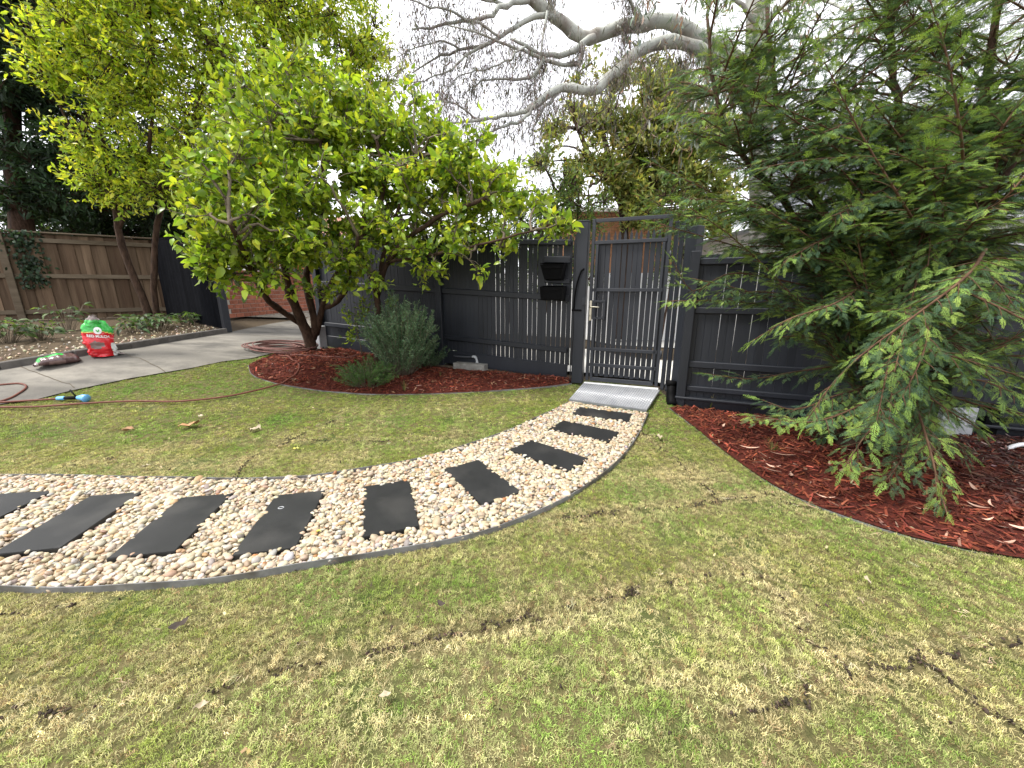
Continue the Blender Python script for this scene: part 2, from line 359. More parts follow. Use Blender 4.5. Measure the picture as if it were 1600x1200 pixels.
lb_front = [(388, 572), (394, 586), (425, 598), (500, 611), (560, 616), (620, 617.5), (700, 615), (780, 611), (850, 606), (893, 601)]
lb = [G(*p) for p in lb_front]
lb_poly = [tuple(p[:2]) for p in smooth_path(lb, 30)] + [tuple((FA + FN * .01 + FU * s)[:2]) for s in (0, 1.5, 3, 4.4)] + [tuple(G(430, 553)[:2])]
rb_px = [(1046, 638), (1085, 668), (1150, 720), (1210, 760), (1270, 790), (1340, 815), (1420, 840), (1500, 858), (1600, 875)]
rbe = np.array([G(*p) for p in rb_px]); rbe = np.vstack([rbe, [3.6, 1.45, 0], [5.2, 1.2, 0], [7, 1.1, 0]])
rbe = smooth_path(rbe, 50)
rb_poly = [tuple(p[:2]) for p in rbe] + [(7, 2.5)] + [tuple((RA + FN * .012 - FU * s)[:2]) for s in (5, 3, 1.5, .1)]
dr_near = [G(*p) for p in [(0, 633), (55, 626), (110, 612), (200, 593), (300, 576), (392, 561), (440, 549), (478, 541)]]
dr_far = [G(*p) for p in [(475, 498), (420, 507), (352, 521), (270, 534), (200, 546), (100, 562), (0, 579)]]
dr_poly = [(-12, 2.2)] + [tuple(p[:2]) for p in dr_near] + [(-4.45, 8.15)] + [tuple(dr_far[0][:2])] + [tuple(p[:2]) for p in dr_far[1:]] + [(-13, 5.0)]
def mound(poly, hgt, rad):
    def f(x, y):
        d = segdist(x, y, list(poly) + [poly[0]])
        return T(x, y) + .012 + hgt * sstep(0, rad, d) + .012 * noise3(np.stack([x, y, 0 * x], -1), 2.5) * sstep(0, .1, d)
    return f
lb_z = mound(lb_poly, .045, .5); rb_z = mound(rb_poly, .09, .8)

# turf seams: lines where slabs of roll-out lawn meet
seams = [[(575, 1022), (700, 995), (830, 966), (900, 946), (1050, 906), (1180, 890)], [(1180, 890), (1250, 985), (1322, 1055)],
         [(1322, 1057), (1400, 1040), (1500, 1020), (1600, 1000), (1700, 985)], [(1150, 1118), (1230, 1092), (1320, 1060)], [(1460, 1040), (1530, 1092), (1620, 1150)],
         [(-40, 1120), (100, 1108), (200, 1092), (330, 1075), (450, 1052), (575, 1022)], [(860, 812), (960, 800), (1090, 790), (1200, 772), (1260, 792)],
         [(1000, 675), (1060, 720), (1110, 770), (1125, 790)], [(360, 752), (395, 716), (450, 690), (530, 655)], [(100, 730), (300, 692), (420, 686), (640, 690), (745, 678)],
         [(-20, 962), (100, 950), (150, 935)], [(1040, 950), (1000, 1010), (940, 1080)]]
seam_w = [1, .9, 1, .9, .9, .8, .7, .5, .6, .5, .6, .0]
seams = [[G(*p)[:2] for p in s] for s in seams]
def seamfield(x, y):
    jx = x + .02 * noise3(np.stack([x, y, 0 * x], -1), 9); jy = y + .02 * noise3(np.stack([y, x, 0 * x + 3], -1), 9)
    straw = np.zeros(np.shape(x)); gap = np.zeros(np.shape(x)); br = noise3(np.stack([x, y, 0 * x + 7], -1), 4.5)
    for s, wgt in zip(seams, seam_w):
        d = segdist(jx, jy, s)
        straw = np.maximum(straw, wgt * np.exp(-(d / .09) ** 2)); gap = np.maximum(gap, wgt * (d < .009 + .008 * br) * (br > -.55))
    return straw, gap

gx = np.arange(-12, 7.01, .08); gy = np.arange(-2, 8.6, .08)
X, Y = np.meshgrid(gx, gy); st_, gp_ = seamfield(X, Y)
Z = T(X, Y) - .004 - .012 * gp_ + .004 * noise3(np.stack([X, Y, 0 * X], -1), 4)
i = (np.arange(len(gy) - 1)[:, None] * len(gx) + np.arange(len(gx) - 1)[None]).ravel(); F = np.stack([i, i + 1, i + 1 + len(gx), i + len(gx)], 1)
cx, cy = X.ravel()[F].mean(1), Y.ravel()[F].mean(1)
F = F[beyond(cx, cy) > -.05]
link('lawn', mesh_np('lawn', np.stack([X, Y, Z], -1).reshape(-1, 3), [F], [M['turf']], True), kind='structure')

# pebble path bed
pv = np.concatenate([np.stack([inner * (1 - t) + outer * t for t in np.linspace(0, 1, 9)], 1)]).reshape(-1, 3)
pv[:, 2] = T(pv[:, 0], pv[:, 1]) + .006
i = (np.arange(NP_ - 1)[:, None] * 9 + np.arange(8)[None]).ravel()
path = link('pebble_path', mesh_np('pebble_path', pv, [np.stack([i, i + 1, i + 10, i + 9], 1)], [M['pathbed']]), kind='structure')
link('mulch_bed', (lambda a: mesh_np('mulch_bed', a[0], a[1], [M['mulchbed']], True))(sheet(lb_poly, .12, lb_z)), kind='structure')
link('mulch_bed', (lambda a: mesh_np('mulch_bed', a[0], a[1], [M['mulchbed']], True))(sheet(rb_poly, .12, rb_z)), kind='structure')
link('driveway', (lambda a: mesh_np('driveway', a[0], a[1], [M['drive']], True))(sheet(dr_poly, .3, lambda x, y: T(x, y) + .012)), kind='structure')
for (p_, q_, w_) in [(G(352, 522), G(470, 531), .012), (G(170, 548), G(258, 583), .006), (G(30, 572), G(118, 608), .006)]:
    n_ = 14; a_ = np.linspace(0, 1, n_)[:, None]; c_ = p_ * (1 - a_) + q_ * a_ + .012 * noise3(p_ * (1 - a_) + q_ * a_, 4)[:, None] * [1, 1, 0]; d_ = unit((q_ - p_) * [1, 1, 0]); s_ = np.array([-d_[1], d_[0], 0]) * w_ / 2; V_ = np.concatenate([c_ - s_, c_ + s_]); V_[:, 2] = T(V_[:, 0], V_[:, 1]) + .019; i_ = np.arange(n_ - 1)
    link('expansion_joint', mesh_np('expansion_joint', V_, [np.stack([i_, i_ + 1, i_ + n_ + 1, i_ + n_], 1)], [M['soil']]), bpy.data.objects['driveway'])
vg = [(-4.45, 8.16), (-3.6, 10.5), (-9, 16), (-13, 15), (-8.6, 10.6)] ; vg = [vg[0], vg[1], (-3, 16), vg[2], (-14, 16), vg[4], tuple(dr_far[0][:2])]
link('verge', (lambda a: mesh_np('verge', a[0], a[1], [M['verge']], True))(sheet(vg, .5, lambda x, y: T(x, y) + .006)), kind='structure')
strip = [(-13, 5.02)] + [tuple((p + np.array([0, .07, 0]))[:2]) for p in dr_far[::-1][:-2]] + [(-7.9, 10.4), (-9.3, 10.0), (-12.2, 7.6)]
link('garden_strip', (lambda a: mesh_np('garden_strip', a[0], a[1], [M['soil']], True))(sheet(strip, .3, lambda x, y: T(x, y) + .02)), kind='structure')
# street beyond the fence
fp = [tuple((FA - FN * .45 + FU * 4.6)[:2]), tuple((FA - FN * .45 - FU * 9)[:2]), tuple((FA - FN * 2.9 - FU * 9)[:2]), tuple((FA - FN * 2.9 + FU * 4.2)[:2])]
link('footpath', (lambda a: mesh_np('footpath', a[0], a[1], [M['footpath']], True))(sheet(fp, .5, lambda x, y: T(x, y) + .01)), kind='structure')
rd = [tuple((FA - FN * 5.0 + FU * 3)[:2]), tuple((FA - FN * 5.0 - FU * 14)[:2]), tuple((FA - FN * 10 - FU * 14)[:2]), tuple((FA - FN * 10 + FU * 3)[:2])]
link('road', (lambda a: mesh_np('road', a[0], a[1], [M['road']], True))(sheet(rd, 1, lambda x, y: T(x, y) - .02)), kind='structure')
kb = MB()
kp = np.array(dr_far[::-1]); kp = kp[:-2]; kp = np.vstack([[-13, 5.0, 0], kp]); kp[:, 2] = T(kp[:, 0], kp[:, 1])
kp = smooth_path(kp, 16)
for a, b in zip(kp[:-1], kp[1:]): kb.add(*bar(a + [0, .02, .04], b + [0, .02, .04], .09, .13, b=.01))
part('driveway_kerb', kb, M['kerb'], kind='structure')

# ---------------------------------------------------------------- steel edging
def edging(name, P, hgt, label, up=.03):
    P = np.array(P); P[:, 2] = T(P[:, 0], P[:, 1]); n = len(P); t = unit(np.gradient(P, axis=0)); s = np.stack([-t[:, 1], t[:, 0], 0 * t[:, 0]], 1) * .0025
    wob = .006 * noise3(P * [1, 1, 0], 1.2)[:, None] * [0, 0, 1]
    A = np.stack([P - s + [0, 0, -.05], P - s + [0, 0, up] + wob, P + s + [0, 0, up] + wob, P + s + [0, 0, -.05]], 1).reshape(-1, 3)
    i = np.arange(n - 1)[:, None] * 4 + np.arange(4)[None]; j = np.arange(n - 1)[:, None] * 4 + (np.arange(4)[None] + 1) % 4
    F = np.stack([i, j, j + 4, i + 4], -1).reshape(-1, 4)
    return link(name, mesh_np(name, A, [F], [M['edging']]), label=label, cat='edging')
edging('steel_edging', inner, .03, 'thin grey steel edging strip along the far inner curve of the pebble path', .03)
edging('steel_edging', outer, .03, 'grey steel edging strip along the near outer curve of the pebble path', .03)
edging('steel_edging', smooth_path(lb, 60), .03, 'thin pale edging around the mulch bed under the lemon trees', .014)
edging('steel_edging', rbe, .03, 'thin edging between lawn and the mulch bed under the conifer', .002)

# ---------------------------------------------------------------- pavers
pav = [None, [(147, 773), (212, 772), (82, 860), (5, 859)], [(287, 774), (360, 773), (257, 867), (184, 867)], [(433, 773), (505, 769), (456, 858), (370, 862)],
       [(568, 759), (640, 751), (649, 822), (573, 837)], [(698, 733), (745, 719), (814, 768), (753, 787)], [(798, 703), (828, 687), (917, 714), (889, 738)],
       [(862, 669), (877, 657), (969, 675), (950, 690)], [(894, 646), (904, 636), (989, 647), (981, 658)]]
pav_lab = ['dark paver cut off by the left picture edge', 'dark paver lying second along the path from its left end', 'clean dark paver third along the path from its left end',
           'dark paver with a small pale ring mark on its upper end', 'dark paver with a rounded upper corner in the middle of the bend', 'dark diagonal paver just after the bend',
           'dark paver third down from the metal ramp', 'dark paver second down from the metal ramp', 'dark paver nearest the gate, tucked below the metal ramp']
pav_rect = []
ztop = .036
def paver_mesh(rounded):
    bm = bmesh.new(); a, b = .3, .15
    pts = [(-a, -b), (a, -b), (a, b), (-a, b)]
    if rounded:
        pts = [(-a, -b), (a - .05, -b)] + [(a - .05 + .05 * math.sin(q), -b + .05 - .05 * math.cos(q)) for q in np.linspace(.25, 1.57, 5)] + [(a, b), (-a, b)]
    dense = []
    for p, q in zip(pts, pts[1:] + pts[:1]):
        n = max(1, int(math.hypot(q[0] - p[0], q[1] - p[1]) / .04))
        dense += [(p[0] + (q[0] - p[0]) * k / n + random.uniform(-.0012, .0012), p[1] + (q[1] - p[1]) * k / n + random.uniform(-.0012, .0012)) for k in range(n)]
    f = bm.faces.new([bm.verts.new((x, y, 0)) for x, y in dense])
    r = bmesh.ops.extrude_face_region(bm, geom=[f])
    for v in [g for g in r['geom'] if isinstance(g, bmesh.types.BMVert)]: v.co.z -= .04
    bmesh.ops.recalc_face_normals(bm, faces=bm.faces[:])
    top = [e for e in bm.edges if all(abs(v.co.z) < 1e-6 for v in e.verts)]
    bmesh.ops.bevel(bm, geom=top, offset=.003, segments=2, affect='EDGES')
    me = bpy.data.meshes.new('paver'); bm.to_mesh(me); bm.free(); me.materials.append(M['paver']); return me
for k, q in enumerate(pav):
    if q is None:
        g2 = [G(a, b, ztop) for a, b in pav[1]]; ax = (g2[2] + g2[3]) / 2 - (g2[0] + g2[1]) / 2; an = math.atan2(ax[1], ax[0]) - .05
        e = (G(14, 768, ztop) + G(72, 769, ztop)) / 2; c = e + np.array([math.cos(an), math.sin(an), 0]) * .3
    else:
        g4 = np.array([G(a, b, ztop) for a, b in q]); c = g4.mean(0)
        e1 = (g4[2] + g4[3] - g4[0] - g4[1]) / 2; e2 = (g4[1] + g4[2] - g4[0] - g4[3]) / 2
        ax = e1 if np.linalg.norm(e1) > np.linalg.norm(e2) else e2; an = math.atan2(ax[1], ax[0])
        if k == 4: an += math.pi if math.sin(an) < 0 else 0
    o = link('stepping_stone', paver_mesh(k == 4), label=pav_lab[k], cat='paver', group='dark stepping stones along the pebble path')
    o.location = (c[0], c[1], float(T(c[0], c[1])) + ztop); o.rotation_euler = (random.uniform(-.008, .008), random.uniform(-.008, .008), an)
    pav_rect.append((c[0], c[1], an))
    if k == 3:
        p = G(439, 793, ztop + .003)
        ringm = MB().add(*tube([[p[0] - c[0] + .016 * math.cos(t), p[1] - c[1] + .012 * math.sin(t), .0015] for t in np.linspace(0, 6.0, 16)], .0022, 4))
        o2 = link('ring_mark', ringm.mesh('ring_mark', [M['greyplastic']]), o); o2.rotation_euler = (0, 0, -an)
def in_paver(x, y, m=0.0):
    r = np.zeros(np.shape(x), bool)
    for cx, cy, an in pav_rect:
        u = (x - cx) * math.cos(an) + (y - cy) * math.sin(an); v = -(x - cx) * math.sin(an) + (y - cy) * math.cos(an)
        r |= (np.abs(u) < .3 + m) & (np.abs(v) < .15 + m)
    return r

# ---------------------------------------------------------------- pebbles
def pebble_meshes(mat, n=7):
    out = []
    for k in range(n):
        bm = bmesh.new(); bmesh.ops.create_icosphere(bm, subdivisions=2, radius=1)
        for v in bm.verts:
            q = noise3(np.array(v.co[:]) + k * 5.3, .55); v.co *= 1 + .13 * float(q)
        me = bpy.data.meshes.new('pebble'); bm.to_mesh(me); bm.free(); me.materials.append(mat)
        me.polygons.foreach_set('use_smooth', np.ones(len(me.polygons), bool)); out.append(me)
    return out
px0, px1 = -4.6, 2.0
def hexpts(x0, x1, y0, y1, d, jit):
    a = np.arange(x0, x1, d); b = np.arange(y0, y1, d * .866); X, Y = np.meshgrid(a, b); X = X + (np.arange(len(b)) % 2)[:, None] * d / 2
    X = X.ravel() + rng.uniform(-jit, jit, X.size) * d; Y = Y.ravel() + rng.uniform(-jit, jit, Y.size) * d; return X, Y
pts = []
for layer, (d, zz) in enumerate([(.0243, .008), (.0285, .02), (.043, .029)]):
    x, y = hexpts(px0, px1, 1.3, 4.9, d, .42); edge = segdist(x, y, path_poly + path_poly[:1])
    m = inpoly(x, y, path_poly) & (edge > .013) & ~in_paver(x, y, .004 if layer < 2 else -.014)
    bare = noise3(np.stack([x, y, 0 * x + 2], -1), 2.3)
    m &= ~((bare > .95) & (rng.random(len(x)) < .6)) if layer else m
    m &= ~inpoly(x, y, RAMP)
    x, y = x[m], y[m]; pts.append(np.stack([x, y, T(x, y) + zz + rng.normal(0, .003, len(x))], 1))
# spill over paver rims and a few strays on the lawn
P = np.concatenate(pts); n = len(P)
big = np.exp(rng.normal(0, .27, n)) * .0129
scl = np.stack([big * rng.uniform(1.0, 1.5, n), big * rng.uniform(.8, 1.05, n), big * rng.uniform(.55, .8, n)], 1)
rot = np.stack([rng.normal(0, .3, n), rng.normal(0, .3, n), rng.uniform(0, 6.28, n)], 1)
PCOL = [(.66, .53, .37), (.74, .66, .51), (.58, .45, .29), (.58, .38, .19), (.5, .32, .21), (.56, .53, .47), (.66, .57, .38), (.3, .26, .22), (.52, .24, .09)]
PW = [28, 22, 20, 4, 2, 9, 12, 3, .8]
tint = palette(n, PCOL, PW, .13) * .6
dist = np.hypot(P[:, 0], P[:, 1]) - (P[:, 2] - T(P[:, 0], P[:, 1]) > .018) * .8
inview = (np.abs(P[:, 0] / np.maximum(P[:, 1] * .97 + .3, .1)) < 1.3)
order = np.argsort(dist + (~inview) * 50)
near = order[:300]; rest = order[300:]
pm1 = pebble_meshes(M['pebble_one']); pm2 = pebble_meshes(M['pebble'])
scatter('pebbles', P[rest], rot[rest], scl[rest], tint[rest], [source('pebble_source', m) for m in pm2], parent=path, kind='stuff')
for k in near:
    o = link('pebble', pm1[k % 7], path); o.location = P[k]; o.rotation_euler = rot[k]; o.scale = scl[k]; o['tint'] = [float(v) for v in tint[k]]
# ================================================================ GRASS
def tuft(n, rad, lo, hi, wd, lean, seed):
    r = np.random.default_rng(seed); V = []; F3 = []; F4 = []
    for k in range(n):
        a = r.uniform(0, 6.28); b = rad * math.sqrt(r.random()); p = np.array([b * math.cos(a), b * math.sin(a), -.004]); h = r.uniform(lo, hi); az = r.uniform(0, 6.28); ln = r.uniform(.25, 1) * lean
        d = np.array([math.cos(az), math.sin(az), 0]); s = np.array([-d[1], d[0], 0]) * wd * .5 * r.uniform(.7, 1.2); n0 = len(V)
        p1 = p + d * h * .35 * ln + [0, 0, h * .55]; p2 = p + d * h * ln + [0, 0, h * max(.25, 1 - .45 * ln)]
        V += [p - s, p + s, p1 + s * .8, p1 - s * .8, p2]; F4.append([n0, n0 + 1, n0 + 2, n0 + 3]); F3.append([n0 + 3, n0 + 2, n0 + 4])
    return mesh_np('grass_tuft', V, [np.array(F4), np.array(F3)], [M['grass']])
BRIGHT = [tuple(G(a, b)[:2]) for a, b in [(-300, 1160), (-40, 1122), (330, 1078), (575, 1024), (900, 948), (1180, 892), (1320, 1054), (1150, 1120), (1000, 1180), (960, 1290), (-400, 1290)]]
def lawn_points(dens, y0, y1, half):
    xx = half; n = int(dens * (y1 - y0) * 2 * xx); x = rng.uniform(-xx, xx, n); y = rng.uniform(y0, y1, n)
    m = (np.abs(x) < 1.42 * (y + .75)) & ~inpoly(x, y, path_poly) & ~inpoly(x, y, lb_poly) & ~inpoly(x, y, rb_poly) & ~inpoly(x, y, dr_poly) & (beyond(x, y) > .06)
    m &= ~inpoly(x, y, RAMP)
    return x[m], y[m]
def grass(name, dens, y0, y1, half, srcs, size, label=None):
    x, y = lawn_points(dens, y0, y1, half); n = len(x); straw, gap = seamfield(x, y); keep = rng.random(n) > gap * .97 + straw * .15
    x, y, straw = x[keep], y[keep], straw[keep]; n = len(x); q = np.stack([x, y, 0 * x], -1)
    dry = .29 + .24 * noise3(q, 1.0) + .2 * noise3(q + 9, 3.2) + .2 * noise3(q + 4, 9) + .75 * straw - .42 * sstep(2.6, 5, y)
    dry = np.clip(dry + rng.normal(0, .26, n), 0, 1)[:, None]
    olive = np.array([.25, .285, .062]); green = np.array([.155, .265, .045]); pale = np.array([.52, .45, .24])
    gm = np.clip(.5 + .5 * noise3(q + 20, 1.3), 0, 1)[:, None]; col = green * gm + olive * (1 - gm)
    col = col * (1 - dry) + pale * dry; brown = (rng.random(n) < .1)[:, None]
    col = np.where(brown, np.array([.24, .17, .08]), col) * np.exp(rng.normal(-.03, .3, (n, 1)))
    slab = inpoly(x + .03 * noise3(q, 6), y + .03 * noise3(q + 3, 6), BRIGHT)[:, None]; col = np.where(slab, col * [1.22, 1.24, 1.3], col)      # a fresher slab of roll-out turf
    s = size * rng.uniform(.7, 1.25, n)
    return np.stack([x, y, T(x, y)], 1), np.stack([rng.normal(0, .15, n), rng.normal(0, .15, n), rng.uniform(0, 6.28, n)], 1), np.stack([s, s, s * rng.uniform(.55, 1.05, n)], 1), col
near_src = [source('tuft', tuft(12, .014, .008, .019, .0016, .95, k)) for k in range(6)]
far_src = [source('tuft', tuft(14, .024, .009, .022, .0028, 1.25, 20 + k)) for k in range(5)]
A = grass('n', 5200, .45, 3.2, 4.6, near_src, 1.0)
scatter('grass', *A, near_src, kind='stuff')
A = grass('f', 1700, 3.2, 8.2, 9.5, far_src, 1.0)
scatter('grass', *A, far_src, kind='stuff')
# dead runners and straw lying along the seams
x, y = lawn_points(420, .45, 6, 7); straw, gap = seamfield(x, y); m = rng.random(len(x)) < straw * .55 + .018; x, y = x[m], y[m]; n = len(x)
sv = []
for k in range(5):
    r = np.random.default_rng(50 + k); mb = MB()
    for j in range(5):
        a = r.uniform(0, 6.28); L0 = r.uniform(.012, .03); p = np.array([r.normal(0, .015), r.normal(0, .015), .012]); d = np.array([math.cos(a), math.sin(a), r.normal(0, .2)])
        mb.add(*tube([p - d * L0 * .5, p + [r.normal(0, .004), r.normal(0, .004), .004 + r.uniform(0, .006)], p + d * L0 * .5], [.0008, .0011, .0006], 3, False))
    sv.append(source('straw', mb.mesh('straw', [M['grass']])))
scatter('straw', np.stack([x, y, T(x, y) + .006], 1), np.stack([rng.normal(0, .2, n), rng.normal(0, .2, n), rng.uniform(0, 6.28, n)], 1), np.stack([rng.uniform(.6, 1.2, n)] * 3, 1), palette(n, [(.42, .35, .2), (.32, .25, .13), (.48, .42, .28), (.12, .08, .05)], [5, 4, 1.2, 3], .2), sv, kind='stuff')
# soil crumbs in the open seams
x, y = lawn_points(15000, .45, 4.5, 5); straw, gap = seamfield(x, y)
m = (rng.random(len(x)) < gap * .75 + .0009); x, y = x[m], y[m]; n = len(x); s = .0018 + .0038 * rng.random(n) ** 2
scatter('soil_crumbs', np.stack([x, y, T(x, y) + .006], 1), rng.uniform(0, 6.28, (n, 3)), np.stack([s * 1.4, s, s * .8], 1), palette(n, [(.03, .022, .015), (.05, .036, .025)], [1, 1], .25), [source('crumb', m_) for m_ in pebble_meshes(M['chip'], 3)], kind='stuff')

# ================================================================ MULCH
def chip_mesh(k):
    r = np.random.default_rng(80 + k); L0, W0, H0 = 1, r.uniform(.12, .24), r.uniform(.06, .12)
    V, F = box((0, 0, 0), (L0, W0, H0)); V = V + r.normal(0, .045, V.shape) * [1.4, .6, .5]; V[:, 2] += .1 * r.normal() * (V[:, 0] * 2) ** 2
    return mesh_np('mulch_chip', V, F, [M['chip']])
chips = [source('chip', chip_mesh(k)) for k in range(7)]
def mulch(poly, zf, dens, cols, wts):
    bx = [p[0] for p in poly]; by = [p[1] for p in poly]; n = int(dens * (max(bx) - min(bx)) * (max(by) - min(by)))
    x = rng.uniform(min(bx), max(bx), n); y = rng.uniform(min(by), max(by), n); d = segdist(x, y, list(poly) + [poly[0]])
    m = inpoly(x, y, poly) & (d > .02); x, y = x[m], y[m]; n = len(x); s = rng.uniform(.025, .075, n)
    return np.stack([x, y, zf(x, y) + .004 + rng.uniform(0, .016, n)], 1), np.stack([rng.normal(0, .3, n), rng.normal(0, .28, n), rng.uniform(0, 6.28, n)], 1), np.stack([s, s * rng.uniform(.5, 1, n), s * .7], 1), palette(n, cols, wts, .3)
RED = [(.145, .034, .018), (.1, .024, .013), (.06, .015, .01), (.19, .055, .03), (.26, .15, .1)]
scatter('mulch_chips', *mulch(lb_poly, lb_z, 1500, RED, [5, 4, 3, 3, .7]), chips, kind='stuff')
a = mulch(rb_poly, rb_z, 1500, RED, [5, 5, 4, 2.4, .35])
grey = (sstep(2.9, 3.5, a[0][:, 0] + .3 * noise3(a[0], 1.4)) * (rng.random(len(a[0])) < .75))[:, None]     # older chips at the far end of the bed
a = (a[0], a[1], a[2], a[3] * (1 - grey) + grey * palette(len(a[0]), [(.075, .04, .032), (.12, .07, .055), (.045, .022, .02), (.24, .17, .13)], [4, 4, 3, 1], .25))
scatter('mulch_chips', *a, chips, kind='stuff')
# pale gravel and bark along the side fence
n = 11000; x = rng.uniform(-13, -5.5, n); y = rng.uniform(4.9, 10.4, n); m = inpoly(x, y, strip) & (rng.random(n) < np.exp(-segdist(x, y, [p[:2] for p in dr_far]) / .6)); x, y = x[m], y[m]; n = len(x); s = rng.uniform(.008, .02, n)
scatter('strip_pebbles', np.stack([x, y, T(x, y) + .028], 1), rng.uniform(0, 6.28, (n, 3)), np.stack([s * 1.3, s, s * .7], 1), palette(n, PCOL, PW, .2) * .6, [source('pebble_source', m_) for m_ in pm2], kind='stuff')
n = 900; x = rng.uniform(-12, -5, n); y = rng.uniform(7.5, 14, n); m = inpoly(x, y, vg); x, y = x[m], y[m]; n = len(x); s = rng.uniform(.02, .06, n)
scatter('verge_litter', np.stack([x, y, T(x, y) + .014], 1), rng.normal(0, .5, (n, 3)) + [[0, 0, 1]] * rng.uniform(0, 6, (n, 1)), np.stack([s * 1.3, s * 2, s * .3], 1), palette(n, [(.5, .42, .3), (.2, .13, .08), (.36, .3, .2)], [1, 1, 1], .3), chips, kind='stuff')
# ================================================================ FENCES AND GATE
UP = np.array([0, 0, 1.])
def Rm(d, n):                                     # columns: along, towards viewer, up
    return np.stack([d, n, UP], 1)
def paling_mesh(wd, h, th, mat, point=0.0, skew=0.0):
    """upright board: origin at the foot, x across, y thickness, z up"""
    a, b = wd / 2, th / 2
    o = [(-a, 0), (a, 0), (a, h - point + skew), (0, h), (-a, h - point)] if point else [(-a, 0), (a, 0), (a, h + skew), (-a, h)]
    if point > .05: o = [(-a, 0), (a, 0), (a, h - point * 1.25), (a * .55, h - point * .95), (a * .62, h - point * .6), (0, h), (-a * .62, h - point * .6), (-a * .55, h - point * .95), (-a, h - point * 1.25)]
    bm = bmesh.new(); f = bm.faces.new([bm.verts.new((x, -b, z)) for x, z in o]); r = bmesh.ops.extrude_face_region(bm, geom=[f])
    for v in [g for g in r['geom'] if isinstance(g, bmesh.types.BMVert)]: v.co.y += th
    bmesh.ops.recalc_face_normals(bm, faces=bm.faces[:])
    bmesh.ops.bevel(bm, geom=[e for e in bm.edges if e.calc_length() > h * .5], offset=.0025, segments=1, affect='EDGES')
    me = bpy.data.meshes.new('paling'); bm.to_mesh(me); bm.free(); me.materials.append(mat); return me
ANG = math.atan2(-FU[1], -FU[0])                  # local x runs to the right along the fence
def board(name, me, p, parent, ang=ANG, tilt=0.0):
    o = link(name, me, parent); o.location = Vector(p) - parent.location; o.rotation_euler = (0, tilt, ang); return o

# --- left fence
fL = thing('picket_fence', 'charcoal picket fence left of the gate, with two black letterboxes and bright gaps between palings', 'fence', FA + [0, 0, fz(0)])
pmesh = [paling_mesh(.064, 1.8, .016, M['paint'], .075) for _ in range(2)]
pwide = [paling_mesh(.0695, 1.8, .016, M['paint'], .075) for _ in range(2)]
s = .03
while s < 4.75:
    gapw = .0725 if s < 1.45 else .0702
    base = FA + FU * s - FN * .03 + UP * (fz(s) + .2)
    wide = (s > 1.3) or (rng.random() < .25)
    board('paling', (pwide if wide else pmesh)[int(rng.integers(2))], base + UP * rng.normal(0, .006), fL, tilt=rng.normal(0, .0022)); s += gapw
def rail(z, s0, s1, wd, dp, name='rail', off=.0, base=FA, u=FU, zf=fz, parent=None, mat='paint'):
    a = base + u * s0 + FN * off + UP * (zf(s0) + z); b = base + u * s1 + FN * off + UP * (zf(s1) + z)
    return part(name, MB().add(*bar(a, b, wd, dp, b=.008)), M[mat], parent)
for z, dp in ((.42, .075), (1.15, .085), (1.885, .07)):
    rail(z, .1, 2.14, .04, dp, parent=fL); rail(z, 2.24, 4.7, .04, dp, parent=fL)
rail(.1, .09, 4.72, .03, .22, 'plinth_board', off=-.012, parent=fL)
for s in (2.19, 4.76):
    part('post', MB().add(*bevbox(FA + FU * s + FN * .006 + UP * (fz(s) + .96), (.1, .1, 2.0), Rm(-FU, FN), .006)), M['paint'], fL)
# --- letterboxes
lb_rail = rail(1.66, .09, .47, .03, .085, 'letterbox_board', off=.012, parent=fL)
rail(1.38, .09, .46, .02, .07, 'letterbox_board', off=.006, parent=fL)
def letterbox(zt, h, label, lid):
    c = FA + FU * .3 + FN * .115; t = thing('letterbox', label, 'letterbox', c + UP * (fz(.3) + zt - h), 'black letterboxes on the fence')
    R = Rm(-FU, FN); b = MB(); k = [(-.155, -.09, 0), (.155, -.09, 0), (.15, .075, .02), (-.15, .075, .02), (-.165, -.09, h), (.165, -.09, h), (.165, .085, h * .93), (-.165, .085, h * .93)]
    if not lid: k[0] = (-.12, -.09, -.05); k[1] = (.12, -.09, -.05); k[2] = (.11, .06, -.03); k[3] = (-.11, .06, -.03)
    V = np.array(k) @ R.T + c + UP * (fz(.3) + zt - h)
    b.add(V, [np.array([[0, 3, 2, 1], [4, 5, 6, 7], [0, 1, 5, 4], [1, 2, 6, 5], [2, 3, 7, 6], [3, 0, 4, 7]])]); part('box', b, M['black'], t)
    rim = MB().add(*bevbox(c + UP * (fz(.3) + zt + .004) + FN * .004, (.335, .182, .008), R, .003)); part('lid', rim, M['gatesteel'] if lid else M['black'], t)
    part('slot_flap', MB().add(*bevbox(c + UP * (fz(.3) + zt - .05) + FN * .086, (.25, .006, .035), R, .002)), M['black'], t)
letterbox(1.60, .17, 'upper black letterbox hung on the fence left of the gate', False)
letterbox(1.31, .2, 'lower black letterbox with a thin grey lid edge, under the other letterbox', True)

